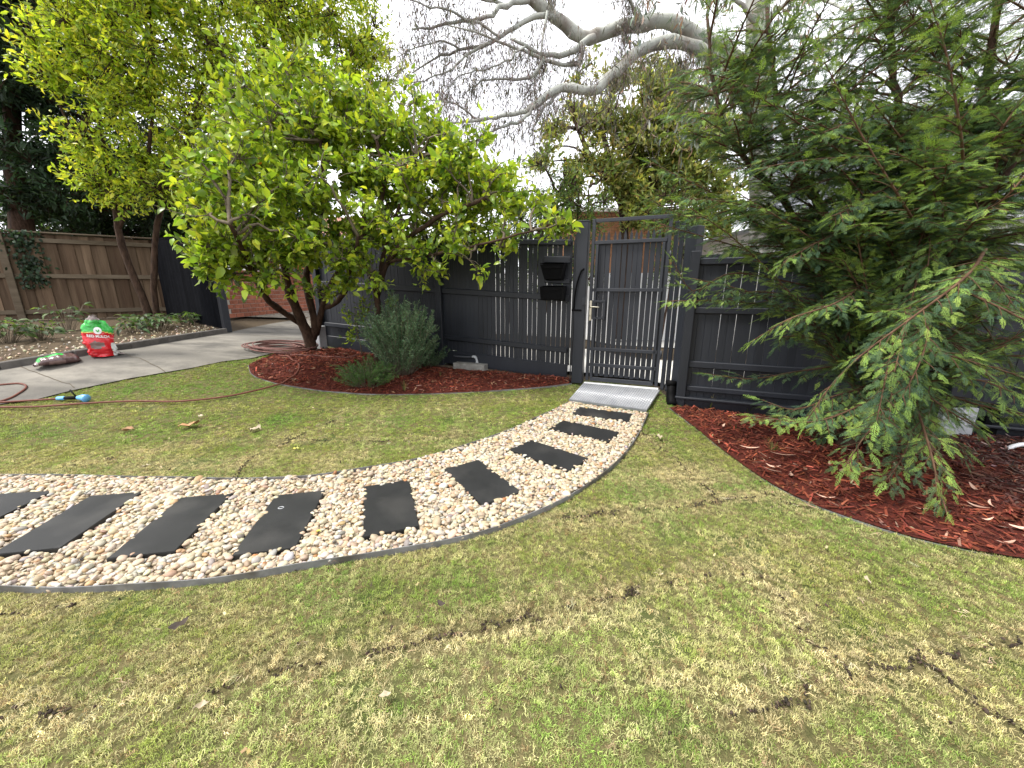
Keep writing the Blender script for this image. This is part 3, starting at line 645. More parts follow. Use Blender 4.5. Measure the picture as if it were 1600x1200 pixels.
# --- gate posts
gd = unit(GB - GA); gn = np.array([gd[1], -gd[0], 0]); GR = Rm(gd, gn); gang = math.atan2(gd[1], gd[0])
gp = thing('gate_post', 'wide charcoal post left of the gate, carrying the black closer arm', 'post', FA + [.0, 0, fz(0)])
part('post', MB().add(*bevbox(GA - gd * .115 + UP * 1.135, (.15, .13, 2.09), GR, .006)), M['paint'], gp)
part('cap_board', MB().add(*bevbox(GA - gd * .115 + UP * 2.186, (.156, .136, .012), GR, .003)), M['gatesteel'], gp)
part('latch_keeper', MB().add(*bevbox(GA - gd * .058 + gn * .075 + UP * 1.2, (.04, .02, .09), GR, .003)), M['gatesteel'], gp)
arm = smooth_path([GA - gd * .19 + gn * .07 + UP * 1.08, GA - gd * .175 + gn * .1 + UP * 1.26, GA - gd * .13 + gn * .1 + UP * 1.5, GA - gd * .09 + gn * .085 + UP * 1.6, GA - gd * .075 + gn * .07 + UP * 1.61], 12)
cl = thing('gate_closer', 'thin black bent closer arm standing against the left gate post', 'closer arm', GA - gd * .17 + gn * .075 + UP * 1.05)
part('arm', MB().add(*tube(arm, .011, 6)), M['black'], cl, True)
part('bracket', MB().add(*bevbox(GA - gd * .15 + gn * .075 + UP * 1.085, (.13, .03, .022), GR, .004)), M['black'], cl)
cbl = smooth_path([GA - gd * .2 + gn * .07 + UP * 1.07, GA - gd * .185 + gn * .075 + UP * .8, GA - gd * .2 + gn * .072 + UP * .5, GA - gd * .205 + gn * .075 + UP * .09], 14)
link('power_cable', MB().add(*tube(cbl, .007, 5)).mesh('power_cable', [M['cable']], True), label='thin black cable running down the left gate post to the mulch', cat='cable')
rp = thing('gate_post', 'charcoal boarded post right of the gate beside the black gap', 'post', (*((GB + RA) / 2)[:2], .02))
rd_ = unit(RA - GB); rn = np.array([rd_[1], -rd_[0], 0]); rn = rn if rn[0] < 0 else -rn; RR = Rm(rd_, rn)
for a, h in ((.065, 2.02), (.15, 2.0)):
    part('paling', MB().add(*bevbox(GB + gd * .012 + rd_ * a + UP * (h / 2 + .1), (.06, .02, h), RR, .003)), M['paint'], rp)
part('panel', MB().add(*bevbox(GB + gd * .05 + rd_ * .285 + UP * 1.03, (.17, .1, 2.0), RR, .005)), M['paint'], rp)
bt = thing('downpipe_shoe', 'black plastic pipe fitting on the ground between gate and right fence', 'pipe fitting', (1.93, 4.5, 0))
part('pipe', MB().add(*tube([(1.945, 4.56, .26), (1.94, 4.53, .12), (1.93, 4.47, .03), (1.92, 4.42, .0)], [.05, .055, .06, .06], 10)), M['black'], bt, True)
part('collar', MB().add(*tube([(1.945, 4.56, .21), (1.946, 4.565, .27)], [.062, .062], 10)), M['black'], bt, True)

# --- pedestrian gate
ga = thing('garden_gate', 'charcoal steel framed picket gate with pointed pickets and lever handle', 'gate', GA + UP * .12)
def gbar(u0, z0, u1, z1, wd=.04, dp=.035, n=.0, name='frame_bar', mat='gatesteel'):
    return part(name, MB().add(*bar(GA + gd * u0 + gn * n + UP * z0, GA + gd * u1 + gn * n + UP * z1, wd, dp, up=gn, b=.003)), M[mat], ga)
GW = float(np.linalg.norm(GB - GA))
gbar(.02, .135, .02, 2.205, n=.012); gbar(GW - .02, .135, GW - .02, 2.205, n=.012)
gbar(.042, 2.185, GW - .042, 2.185, n=.01)
gbar(.06, .16, GW - .06, .16, .05, n=.012)
for z in (.36, .575, 1.345, 1.925): gbar(.042, z, GW - .042, z, .042, .03, n=.02)
gbar(.075, .19, .075, 1.9, .035, .03, n=.02); gbar(GW - .075, .19, GW - .075, 1.9, .035, .03, n=.02)
gpk = paling_mesh(.0585, 1.86, .014, M['paint'], .115)
k = 0; u = .072
while u < GW - .04:
    board('picket', gpk, GA + gd * u - gn * .014 + UP * (.2 + rng.normal(0, .004)), ga, gang, rng.normal(0, .004)); u += .0665
part('threshold', MB().add(*bevbox(GA + gd * GW * .5 + gn * .045 + UP * .108, (GW + .02, .06, .012), GR, .003)), M['sill'], ga)
lbx = part('lock_box', MB().add(*bevbox(GA + gd * .13 + gn * .035 + UP * 1.2, (.17, .02, .03), GR, .003)).add(*bevbox(GA + gd * .13 + gn * .035 + UP * .985, (.17, .02, .03), GR, .003)).add(*bevbox(GA + gd * .2 + gn * .035 + UP * 1.0925, (.035, .0205, .184), GR, .003)).add(*bevbox(GA + gd * .06 + gn * .036 + UP * 1.0925, (.035, .019, .184), GR, .003)), M['gatesteel'], ga)
hd = part('handle_plate', MB().add(*bevbox(GA + gd * .03 + gn * .045 + UP * 1.08, (.034, .012, .26), GR, .004)), M['brass'], ga)
lev = smooth_path([GA + gd * .03 + gn * .05 + UP * 1.13, GA + gd * .03 + gn * .095 + UP * 1.13, GA + gd * .06 + gn * .1 + UP * 1.132, GA + gd * .15 + gn * .098 + UP * 1.128], 12)
part('lever', MB().add(*tube(lev, [.009] * 4 + [.0085] * 8, 7)), M['brass'], hd, True)
part('lock_cylinder', MB().add(*tube([GA + gd * .03 + gn * .05 + UP * 1.02, GA + gd * .03 + gn * .058 + UP * 1.02], .011, 8)), M['brass'], hd, True)
for z in (.5, 1.7): part('hinge', MB().add(*tube([GA + gd * (GW + .006) + gn * .03 + UP * z, GA + gd * (GW + .006) + gn * .03 + UP * (z + .1)], .012, 7)), M['gatesteel'], ga, True)

# --- tread plate ramp
a0, a1 = G(889, 628), G(1010, 645); b0 = GA + gn * .078 - gd * .015; b1 = GB + gn * .078 + gd * .03
q = np.array([[*b0[:2], .105], [*b1[:2], .105], [a1[0], a1[1], .036], [a0[0], a0[1], .036]])
rampo = thing('metal_ramp', 'shiny aluminium tread plate ramp sloping down from the gate to the pebbles', 'ramp', (*q.mean(0)[:2], .03))
def rq(u, v): return (q[0] * (1 - u) + q[1] * u) * (1 - v) + (q[3] * (1 - u) + q[2] * u) * v
mbr = MB(); br = .3
grid = np.array([[rq(u, v) + UP * (.012 * (v < br) * 0) for u in np.linspace(0, 1, 6)] for v in (0, .02, .3, .62, .97, 1)]).reshape(-1, 3)
i = (np.arange(5)[:, None] * 6 + np.arange(5)[None]).ravel(); top = np.stack([i, i + 6, i + 7, i + 1], 1); nrm = np.cross(q[1] - q[0], q[3] - q[0]); nrm = nrm / np.linalg.norm(nrm); nrm = nrm if nrm[2] > 0 else -nrm
mbr.add(grid, [top]); mbr.add(grid - nrm * .004, [top[:, ::-1]])
for e0, e1 in ((q[0], q[3]), (q[3], q[2]), (q[2], q[1])): mbr.add([e0, e1, e1 - nrm * .03, e0 - nrm * .03], [np.array([[0, 1, 2, 3]])])
part('tread_sheet', mbr, M['alu'], rampo)
lz = MB(); nu, nv = 34, 23
for a in range(nu):
    for b in range(nv):
        c = rq((a + .5) / nu, .03 + .94 * (b + .5) / nv); d = unit(rq((a + 1) / nu, (b + .5) / nv) - c) if (a + b) % 2 else unit(rq((a + .5) / nu, (b + 1.5) / nv) - c)
        sdir_ = np.cross(nrm, d); Lz, Wz, Hz = .0125, .004, .004
        lz.add([c - d * Lz, c + sdir_ * Wz, c + d * Lz, c - sdir_ * Wz, c + nrm * Hz + d * Lz * .4, c + nrm * Hz - d * Lz * .4], [np.array([[0, 3, 5], [2, 1, 4], [0, 5, 1], [2, 4, 3]]), np.array([[3, 4, 5, 5], [1, 5, 4, 4]])[:, :3]])
M['alubar'] = pbr('polished_tread', (.5, .52, .55), (.62, .63, .65), 9, .38, metal=.5)
part('tread_bars', lz, M['alubar'], rampo, kind='stuff')

# --- right fence
fR = thing('picket_fence', 'charcoal board fence right of the gate, behind the large conifer', 'fence', RA)
fzr = lambda s: -.04
pr = [paling_mesh(.0758, 1.66, .016, M['paint'], 0, 0) for _ in range(3)]
s = .06
while s < 5.6:
    board('paling', pr[int(rng.integers(3))], RA - FU * s - FN * .03 + UP * (.06 + rng.normal(0, .004)), fR, tilt=rng.normal(0, .0016)); s += .0765
for z, dp in ((.25, .06), (.54, .075), (1.16, .07), (1.69, .07)):
    for s0, s1 in ((.05, 2.35), (2.45, 5.5)): rail(z, s0, s1, .04, dp, base=RA, u=-FU, zf=fzr, parent=fR)
rail(.04, -.05, 5.6, .035, .16, 'plinth_board', base=RA, u=-FU, zf=fzr, parent=fR, off=-.01)
rail(.135, -.06, 5.6, .09, .03, 'plinth_cap', base=RA, u=-FU, zf=fzr, parent=fR, off=.02)
for s in (0, 2.4): part('post', MB().add(*bevbox(RA - FU * s + FN * .004 + UP * .86, (.1, .1, 1.8), Rm(-FU, FN), .006)), M['paint'], fR)

# --- driveway gate leaf standing open
E0 = G(356, 520); E1 = np.array([-8.85, 10.0, 0]); E1[2] = T(E1[0], E1[1]); ed = unit((E1 - E0) * [1, 1, 0]); en = np.array([-ed[1], ed[0], 0]); en = en if en[1] < 0 else -en; eang = math.atan2(ed[1], ed[0])
dg = thing('driveway_gate', 'charcoal driveway gate, boards coloured dark for tree shade, standing open in front of the timber side fence', 'gate', E0)
M['shadedpaint'] = pbr('shaded_charcoal_paint', (.005, .0055, .007), (.008, .0085, .0105), 4, .95, bump=.1, rnd=.25, spec=.03)  # darker copy of the charcoal paint, tree shade put into the paling colour
dp_ = paling_mesh(.088, 1.86, .016, M['shadedpaint'], .06); EL = float(np.linalg.norm((E1 - E0)[:2])); u = .11
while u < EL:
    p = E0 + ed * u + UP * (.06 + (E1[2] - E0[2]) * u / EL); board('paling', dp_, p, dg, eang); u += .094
for z in (.3, 1.05, 1.78): part('rail', MB().add(*bar(E0 + ed * .06 - en * .03 + UP * z, E1 - en * .03 + UP * z, .04, .07)), M['paint'], dg)
part('end_post', MB().add(*bevbox(E0 + UP * 1.0, (.13, .13, 1.98), Rm(ed, en), .008)), M['paint'], dg)
part('bolt', MB().add(*tube([E0 - ed * .07 + en * .07 + UP * 1.15, E0 - ed * .07 + en * .07 + UP * 1.28], .012, 6)), M['gatesteel'], dg, True)

# --- old paling fence at the side
PA = np.array([-8.75, 10.2, 0]); pd_ = unit(np.array([-2.5, -1.75, 0])); pn = np.array([-pd_[1], pd_[0], 0]); pn = pn if pn[1] < 0 else -pn; pang = math.atan2(-pd_[1], -pd_[0])
pf = thing('paling_fence', 'weathered brown timber paling fence along the driveway', 'fence', (*PA[:2], float(T(PA[0], PA[1]))))
pz = lambda s: float(T(PA[0] + pd_[0] * s, PA[1] + pd_[1] * s))
pm_ = [paling_mesh(w_, 1.84, .014, M['paling'], 0, k_) for w_, k_ in ((.148, .004), (.142, -.006), (.15, .0), (.135, .008))]
s = .08; kk_ = 0
while s < 5.9:
    board('paling', pm_[int(rng.integers(4))], PA + pd_ * s + UP * (pz(s) + .04 + rng.normal(0, .008)) + pn * (.009 * (-1) ** kk_ + rng.uniform(-.002, .002)), pf, pang, rng.normal(0, .002)); s += .13; kk_ += 1
prf = lambda z, wd, dp, off, nm: part(nm, MB().add(*bar(PA + pn * off + UP * (pz(0) + z), PA + pd_ * 5.9 + pn * off + UP * (pz(5.9) + z), wd, dp)), M['palrail'], pf)
prf(.22, .045, .09, .035, 'rail'); prf(1.0, .045, .09, .035, 'rail'); prf(1.76, .045, .09, .035, 'rail'); prf(1.925, .13, .03, .02, 'capping')
for s in (2.62, 5.2): part('post', MB().add(*bevbox(PA + pd_ * s + pn * .085 + UP * (pz(s) + .95), (.12, .07, 1.9), Rm(-pd_, pn), .006)), M['palrail'], pf)
part('post', MB().add(*bevbox(PA + pd_ * .05 + pn * .085 + UP * (pz(0) + .95), (.1, .07, 1.9), Rm(-pd_, pn), .006)), M['palrail'], pf)
rail_gap = None

# --- timber sleeper, grey post, pipes
def blk(name, c, s, ang, mat, label, cat, b=.006):
    R = np.array([[math.cos(ang), -math.sin(ang), 0], [math.sin(ang), math.cos(ang), 0], [0, 0, 1]])
    return link(name, MB().add(*bevbox(c, s, R, b)).mesh(name, [mat]), label=label, cat=cat)
p = G(738, 579) + FN * .06; blk('timber_sleeper', p + [0, .03, .075], (.55, .16, .1), ANG, M['sleeper'], 'short grey weathered timber sleeper lying at the fence beside the rosemary', 'sleeper')
tp = thing('pipe_bracket', 'grey metal pipe bracket sitting on the timber sleeper at the fence', 'bracket', p + [0, .03, .125])
pb = p + np.array([0.02, .05, .125])
part('pipe', MB().add(*tube(smooth_path([pb + [-.3, .06, .1], pb + [-.12, .03, .09], pb + [0, .02, .09]], 8), .022, 7)), M['gatesteel'], tp, True)
part('bracket', MB().add(*tube(smooth_path([pb + [0, 0, .1], pb + [.05, -.01, .1], pb + [.08, -.02, .05], pb + [.085, -.03, .005]], 8), [.016, .02, .024, .024, .02, .018, .02, .028], 6)), M['greyplastic'], tp, True)
p = G(502, 545); blk('concrete_post_stub', p + [0, 0, .2], (.16, .16, .42), ANG, M['greyplastic'], 'grey box shaped post stub at the fence end behind the lemon trunks', 'post stub', .01)
p = G(1535, 700); wb = blk('grey_board', p + [.0, .25, .14], (.36, .05, .3), .1, M['greyplastic'], 'pale grey board standing low behind the conifer at the right', 'board')
p = G(1590, 712, .03); pp = thing('water_pipe', 'bent white plastic pipe rising from the mulch at the right edge', 'pipe', p)
part('pipe', MB().add(*tube(smooth_path([p + [-.1, .0, -.03], p + [-.1, .0, .06], p + [-.04, 0, .09], p + [.12, 0, .1], p + [.5, .03, .1]], 16), .017, 8)), M['pvc'], pp, True)
part('elbow', MB().add(*tube([p + [-.1, 0, -.02], p + [-.1, 0, .02]], .023, 8)), M['pvc'], pp, True)
p = G(1560, 690); blk('plastic_tub', p + [.22, .32, .15], (.5, .4, .34), .1, M['black'], 'dark tub behind the white pipe at the right edge', 'tub', .03)

# --- low brick wall past the driveway
W0, W1 = G(362, 497), G(455, 487); wd_ = unit((W1 - W0) * [1, 1, 0]); W0 = W0 - wd_ * .25; WL = 5.2; wn = np.array([wd_[1], -wd_[0], 0]); wz = float(T(*W1[:2])) - .02
bw = thing('brick_wall', 'low red brick wall beyond the open driveway', 'wall', (W0[0], W0[1], wz)); WRm = Rm(wd_, wn); wang = math.atan2(wd_[1], wd_[0])
part('mortar', MB().add(*bevbox(W0 + wd_ * WL / 2 + UP * (wz + .57) - W0[2] * UP, (WL, .19, 1.14), WRm, .004)), M['mortar'], bw)
bme = MB().add(*bevbox((0, 0, 0), (.282, .21, .106), None, .006)).mesh('brick', [M['brick']])
for r in range(10):
    u = .15 + (.15 if r % 2 else 0)
    while u < WL:
        o = link('brick', bme, bw); o.location = wd_ * u + UP * (.06 + r * .116); o.rotation_euler = (0, 0, wang + rng.normal(0, .003)); u += .295
part('capping', MB().add(*bevbox(W0 * [1, 1, 0] + wd_ * WL / 2 + UP * (wz + 1.21), (WL, .24, .07), WRm, .008)), M['brick'], bw)

# ---------------------------------------------------------------- houses
def house(name, label, x0, x1, y0, y1, zb, zt, wall, roof, wins, rise=1.6, cat='house'):
    t = thing(name, label, cat, ((x0 + x1) / 2, (y0 + y1) / 2, zb))
    wp = part('wall', MB().add(*box(((x0 + x1) / 2, (y0 + y1) / 2, (zb + zt) / 2), (x1 - x0, y1 - y0, zt - zb))), wall, t)
    o = .45; a, b, c, d = (x0 - o, y0 - o, zt), (x1 + o, y0 - o, zt), (x1 + o, y1 + o, zt), (x0 - o, y1 + o, zt); ym = (y0 + y1) / 2; ins = min(y1 - y0, x1 - x0) * .4
    e, f = (x0 + ins, ym, zt + rise), (x1 - ins, ym, zt + rise)
    part('roof', MB().add([a, b, c, d, e, f], [np.array([[0, 1, 5, 4], [2, 3, 4, 5], [0, 3, 2, 1]]), np.array([[1, 2, 5], [3, 0, 4]])]), roof, t)
    part('gutter', MB().add(*bar((x0 - o, y0 - o - .05, zt + .02), (x1 + o, y0 - o - .05, zt + .02), .1, .1)), M['white'], t)
    for wx, wzz, ww, wh in wins:
        wi = part('window', MB().add(*bevbox((wx, y0 - .02, wzz), (ww + .1, .05, wh + .1))), M['white'], t)
        part('pane', MB().add(*box((wx, y0 - .05, wzz), (ww, .02, wh))), M['glass'], wi)
    return t
bh = house('brick_house', 'orange brick house across the street, seen above the gate', 1.5, 5.6, 13.2, 20, -.1, 3.7, M['mortar'], M['rooftile'], [], .5)
bm_ = MB()
for r in range(44):
    u = 1.5 + (.12 if r % 2 else 0)
    while u < 5.3:
        zz = .0 + r * .086 - .04
        bm_.add(*box((u + .115, 13.19, zz), (.23, .05, .076)))
        u += .24
part('bricks', bm_, M['brick2'], bh, kind='stuff')
gh = house('rendered_house', 'pale rendered house with grey corrugated upper wall behind the right fence', 6.05, 13, 8.6, 15, -.2, 2.75, M['white'], M['greymetal'], [(8.0, 1.7, 1.2, 1.2)], .7)
uv = MB().add(*box((9.6, 11.2, 3.9), (4.0, 3.6, 2.6))); part('upper_wall', uv, M['greymetal'], gh)
cg = MB()
for k in range(52): cg.add(*tube([(7.62 + k * .076, 9.39, 2.9), (7.62 + k * .076, 9.39, 5.15)], .026, 5, False))
part('corrugation', cg, M['greymetal'], gh, True, kind='stuff')
blk('street_wall', np.array([3.4, 11.3, .85]), (9.5, .2, 1.9), ANG * .35, M['white'], 'white wall across the street, glimpsed through the gate gaps', 'wall')
wh = house('white_house', 'white house far behind the brick wall past the driveway', -16, -5.5, 22, 28, .5, 4.0, M['white'], M['rooftile'], [(-11.5, 2.4, 1.6, 1.3), (-8.5, 2.4, 1.6, 1.3)])
#--MORE2--
# ================================================================ PLANTS
def leaves(P, D, Nrm, L, W, tpl='six', droop=.12, fold=.25):
    """a folded blade for every row; returns vertices and faces"""
    P = np.asarray(P); n = len(P); D = unit(D); Sd = unit(np.cross(D, Nrm)); Nn = np.cross(Sd, D)
    L = np.broadcast_to(L, (n,))[:, None]; W = np.broadcast_to(W, (n,))[:, None]
    if tpl == 'six':
        c = [(0, 0, 0), (.34, 0, .03), (.72, 0, .0), (1, 0, -droop), (.3, -.5, fold * .32), (.68, -.4, fold * .2), (.3, .5, fold * .32), (.68, .4, fold * .2)]
        f4 = [(1, 2, 5, 4), (2, 1, 6, 7)]; f3 = [(0, 1, 4), (2, 3, 5), (1, 0, 6), (3, 2, 7)]
    elif tpl == 'four':
        c = [(0, 0, 0), (.5, 0, 0), (1, 0, -droop), (.45, -.5, fold * .25), (.45, .5, fold * .25)]; f4 = []; f3 = [(0, 1, 3), (1, 2, 3), (1, 0, 4), (2, 1, 4)]
    elif tpl == 'blade':
        c = [(0, -.3, 0), (0, .3, 0), (.5, .5, .0), (.5, -.5, .0), (1, 0, -droop)]; f4 = [(0, 1, 2, 3)]; f3 = [(3, 2, 4)]
    V = np.stack([P + a * L * D + b * W * Sd + h * L * Nn for a, b, h in c], 1); k = len(c); base = (np.arange(n) * k)[:, None]
    fs = []
    if f4: fs.append((base[:, :, None] + np.array(f4)[None]).reshape(-1, 4))
    fs.append((base[:, :, None] + np.array(f3)[None]).reshape(-1, 3))
    return V.reshape(-1, 3), fs, k
def curve(a, b, bow, n=5, j=.0):
    a, b = np.asarray(a, float), np.asarray(b, float); t = np.linspace(0, 1, n)[:, None]
    P = a * (1 - t) + b * t + np.asarray(bow) * (4 * t * (1 - t))
    if j: P[1:-1] += rng.normal(0, j, (n - 2, 3))
    return P
def tips_in(lobes, per, shell=.5, gap=.0, gsc=1.1):
    out = []
    for c, r in lobes:
        r = np.broadcast_to(np.asarray(r, float), (3,)); n = max(4, int(per * (r[0] * r[1] * r[2]) ** (2 / 3) * 4))
        d = randdir(n); d[:, 2] += .12; q = (shell + (1 - shell) * rng.random(n) ** .7) * np.where(rng.random(n) < .14, rng.uniform(1.05, 1.35, n), 1)
        out.append(np.asarray(c) + d * q[:, None] * r * (1 + .16 * noise3(np.asarray(c) + d * r, 1.9))[:, None])
    P = np.concatenate(out)
    return P[noise3(P, gsc) > gap - 1.0] if gap else P
def cluster_leaves(tips, dirs, per, L, W, spread, cols, wts, upb=.5, lj=.25, back=.22, jit=.14, tipcols=None):
    """leaves set along the outer part of every twig, some flushed with younger growth"""
    n = len(tips); k = per; T_ = np.repeat(tips, k, 0); Dr = np.repeat(unit(dirs), k, 0); t = rng.random((n * k, 1)) ** 1.3
    side = unit(np.cross(Dr, randdir(n * k))); P = T_ - Dr * t * back + side * .006
    D = unit(Dr * rng.uniform(.25, 1.0, (n * k, 1)) + side * rng.uniform(.5, 1.2, (n * k, 1)) + UP * rng.normal(.1, .3, (n * k, 1)))
    P = P + rng.normal(0, spread, P.shape)
    Nn = unit(UP * upb + rng.normal(0, .55, P.shape)); Ls = L * np.exp(rng.normal(0, lj, len(P))); 
    age = np.repeat(rng.random(n), k); c = palette(len(P), cols, wts, jit)
    if tipcols is not None:
        m = ((t[:, 0] < .45) & (age > .45))[:, None]; c = np.where(m, palette(len(P), tipcols[0], tipcols[1], jit), c)
    return P, D, Nn, Ls, Ls * W * rng.uniform(.8, 1.15, len(P)), c
def grow(mb, limbs, tips, nsec, r2, r1, bow=.08, segs=5, rise=.5):
    """secondary branches from the limbs to cluster centres, twigs from those to the tips; returns twig end directions"""
    LP = np.concatenate(limbs); idx = rng.choice(len(tips), min(nsec, len(tips)), replace=False); cen = tips[idx].copy()
    for _ in range(3):
        a = np.argmin(((tips[:, None] - cen[None]) ** 2).sum(-1), 1)
        for q in range(len(cen)):
            m = a == q
            if m.any(): cen[q] = tips[m].mean(0)
    sec = []
    for c in cen:
        d = np.linalg.norm(LP - c, axis=1) + np.maximum(0, LP[:, 2] - c[2]) * 1.5 + np.abs(rng.normal(0, .1, len(LP))); b = LP[np.argmin(d)]
        P = curve(b, c, UP * np.linalg.norm(c - b) * rng.uniform(-.05, .12) + rng.normal(0, bow, 3) * np.linalg.norm(c - b), 7, .012); sec.append(P); mb.add(*tube(P, np.linspace(r2, r2 * .42, 7), 5, False))
    SP = np.concatenate([s[2:] for s in sec]); dirs = np.zeros_like(tips)
    for q, tp in enumerate(tips):
        cand = SP[rng.integers(0, len(SP), min(len(SP), 260))] if len(SP) > 800 else SP
        cand = SP; d = ((cand - tp) ** 2).sum(1); b = cand[np.argmin(d)]; ln = np.linalg.norm(tp - b)
        P = curve(b, tp, rng.normal(0, .12, 3) * ln + UP * ln * .08 * rise, 4, .006); mb.add(*tube(P, [r1 * 1.2, r1, r1 * .8, r1 * .45], 3, False)); dirs[q] = P[-1] - P[-2] + UP * .02
    return dirs
def leafmesh(name, lv, mat, parent, tpl='six', droop=.14, fold=.3, **k):
    P, D, Nn, L, W, c = lv; V, F, kk = leaves(P, D, Nn, L, W, tpl, droop, fold); V = V - wloc(parent)
    return link(name, mesh_np(name, V, F, [mat], True, np.repeat(np.clip(c, 0, .55), kk, 0)), parent, **k)
def lobes_px(L): return [(at(a, b, Y), r) for a, b, Y, r in L]
def limb(mb, P, r0, r1, n=14, k=9, wob=.01):
    P = smooth_path(P, n); P = P + wob * noise3(P[:, None, :] * 1.0 + np.array([[0, 0, 0], [5, 1, 2], [9, 4, 7]])[None], 3); mb.add(*tube(P, np.linspace(r0, r1, n) * (1 + .08 * noise3(P, 6)), k)); return P

# --- front lemon tree (many stems)
CIT = [(.12, .2, .022), (.18, .27, .028), (.26, .34, .034), (.07, .13, .018), (.34, .39, .042)]; CW = [5, 6, 5, 2.5, 1.6]
YNG = ([(.31, .41, .04), (.4, .46, .046), (.23, .34, .033)], [3, 2, 3])
b0 = G(486, 549); Y0 = b0[1]
lt = thing('lemon_tree', 'lemon tree with several dark stems rising from the mulch, pale green leaves', 'tree', b0)
def pxY(L): return [at(a, b, Y) for a, b, Y in L]
mb = MB(); limbs = []
dk = .93
limbs.append(limb(mb, [b0 - UP * .05] + pxY([(482, 525, Y0 * .99), (472, 505, Y0 * .97), (462, 480, Y0 * .95), (452, 455, Y0 * .92), (440, 400, Y0 * .87), (420, 340, Y0 * .82)]), .1, .035))
limbs.append(limb(mb, pxY([(472, 508, Y0 * .985), (455, 496, Y0 * .96), (436, 484, Y0 * .92), (420, 470, Y0 * .88), (408, 452, Y0 * .84), (385, 400, Y0 * .74), (360, 350, Y0 * .66)]), .055, .022))
limbs.append(limb(mb, pxY([(487, 530, Y0), (492, 505, Y0 * .98), (484, 470, Y0 * .97), (478, 440, Y0 * .95), (490, 380, Y0 * .9), (505, 300, Y0 * .86), (500, 220, Y0 * .84)]), .068, .022))
limbs.append(limb(mb, pxY([(493, 522, Y0), (500, 500, Y0 * .98), (508, 470, Y0 * .97), (520, 440, Y0 * .93), (560, 380, Y0 * .88), (600, 300, Y0 * .84), (590, 220, Y0 * .82)]), .055, .02))
limbs.append(limb(mb, pxY([(506, 482, Y0 * .98), (525, 473, Y0 * .95), (540, 455, Y0 * .9), (548, 420, Y0 * .84), (560, 370, Y0 * .78)]), .045, .02))
part('trunk', mb, M['bark'], lt, True)
lobA = lobes_px([(385, 325, 5.0, .8), (325, 385, 4.7, .42), (332, 432, 4.4, .2), (450, 240, 5.8, .95), (525, 310, 5.7, .9), (430, 395, 5.1, .5), (560, 220, 6.0, .85), (480, 165, 6.2, .7), (400, 200, 6.0, .5), (520, 400, 5.5, .55), (600, 250, 5.9, .7), (330, 300, 5.2, .45), (355, 440, 4.7, .25), (470, 350, 5.0, .7), (540, 185, 6.0, .5), (430, 425, 4.9, .3), (480, 425, 5.3, .38), (400, 445, 4.7, .2), (540, 430, 5.4, .3), (320, 405, 4.6, .3), (335, 468, 4.5, .1)])
tips = tips_in(lobA, 115, .4, .35)
mb = MB(); dirs = grow(mb, limbs, tips, 75, .02, .0052); part('branches', mb, M['twig'], lt, True)
dirs = unit(dirs) + unit(tips - at(470, 330, 6.2)) * .5
lv = cluster_leaves(tips, dirs, 7, .095, .5, .022, CIT, CW, .55, .22, .2, .15, YNG)
P = lv[0]; order = np.argsort(np.linalg.norm(P - np.array([0, 0, EYE]), axis=1)); order = order[P[order][:, 1] > .5]
single = order[:300]; mask = np.ones(len(P), bool); mask[single] = False
leafmesh('crown', tuple(a[mask] for a in lv), M['leaf'], lt, kind='stuff')
lm_one = leafmat('citrus_leaf_single', .33, .4)
for nd in lm_one.node_tree.nodes:
    if nd.type == 'ATTRIBUTE': nd.attribute_type = 'OBJECT'
V, F, kk = leaves(np.zeros((1, 3)), np.array([[1., 0, 0]]), np.array([[0, 0, 1.]]), 1.0, .5, 'six', .14, .3); lme = mesh_np('leaf', V, F, [lm_one], True)
for q in single:
    d = unit(lv[1][q]); sdv = unit(np.cross(d, lv[2][q])); nn = np.cross(sdv, d)
    o = link('leaf', lme, lt); o.matrix_local = Matrix(np.column_stack([np.column_stack([d, sdv, nn]) * lv[3][q], lv[0][q] - b0]).tolist() + [[0, 0, 0, 1]]); o['tint'] = [float(min(v, .5)) for v in lv[5][q]]
def fruit(p, r, parent):
    bm = bmesh.new(); bmesh.ops.create_uvsphere(bm, u_segments=12, v_segments=8, radius=r)
    for v in bm.verts: v.co.z *= 1.12
    me = bpy.data.meshes.new('fruit'); bm.to_mesh(me); bm.free(); me.materials.append(M['fruit']); o = link('fruit', me, parent); o.location = Vector(p) - parent.location
for a in ((404, 252, 5.0), (640, 262, 5.0), (298, 237, 5.3)): fruit(at(*a), .034, lt)

# --- second lemon tree (single upright trunk behind the rosemary)
b1 = G(588, 572); Y1 = b1[1]
l2 = thing('lemon_tree', 'lemon tree with one upright trunk behind the rosemary, spreading right over the fence', 'tree', b1)
mb = MB(); limbs = [limb(mb, [b1 - UP * .05] + pxY([(590, 520, Y1 * .99), (590, 470, Y1 * .98), (587, 450, Y1 * .97), (580, 430, Y1 * .96), (566, 390, Y1 * .93), (570, 320, Y1 * .9)]), .055, .025)]
limbs.append(limb(mb, pxY([(589, 465, Y1 * .98), (596, 440, Y1 * .96), (606, 410, Y1 * .94), (640, 370, Y1 * .9), (700, 330, Y1 * .86), (760, 310, Y1 * .84)]), .045, .02))
limbs.append(limb(mb, pxY([(594, 445, Y1 * .97), (600, 400, Y1 * .95), (625, 320, Y1 * .92), (650, 240, Y1 * .9)]), .035, .016))
limbs.append(limb(mb, pxY([(606, 410, Y1 * .94), (680, 395, Y1 * .86), (760, 380, Y1 * .8), (830, 362, Y1 * .78)]), .025, .01))
part('trunk', mb, M['bark'], l2, True)
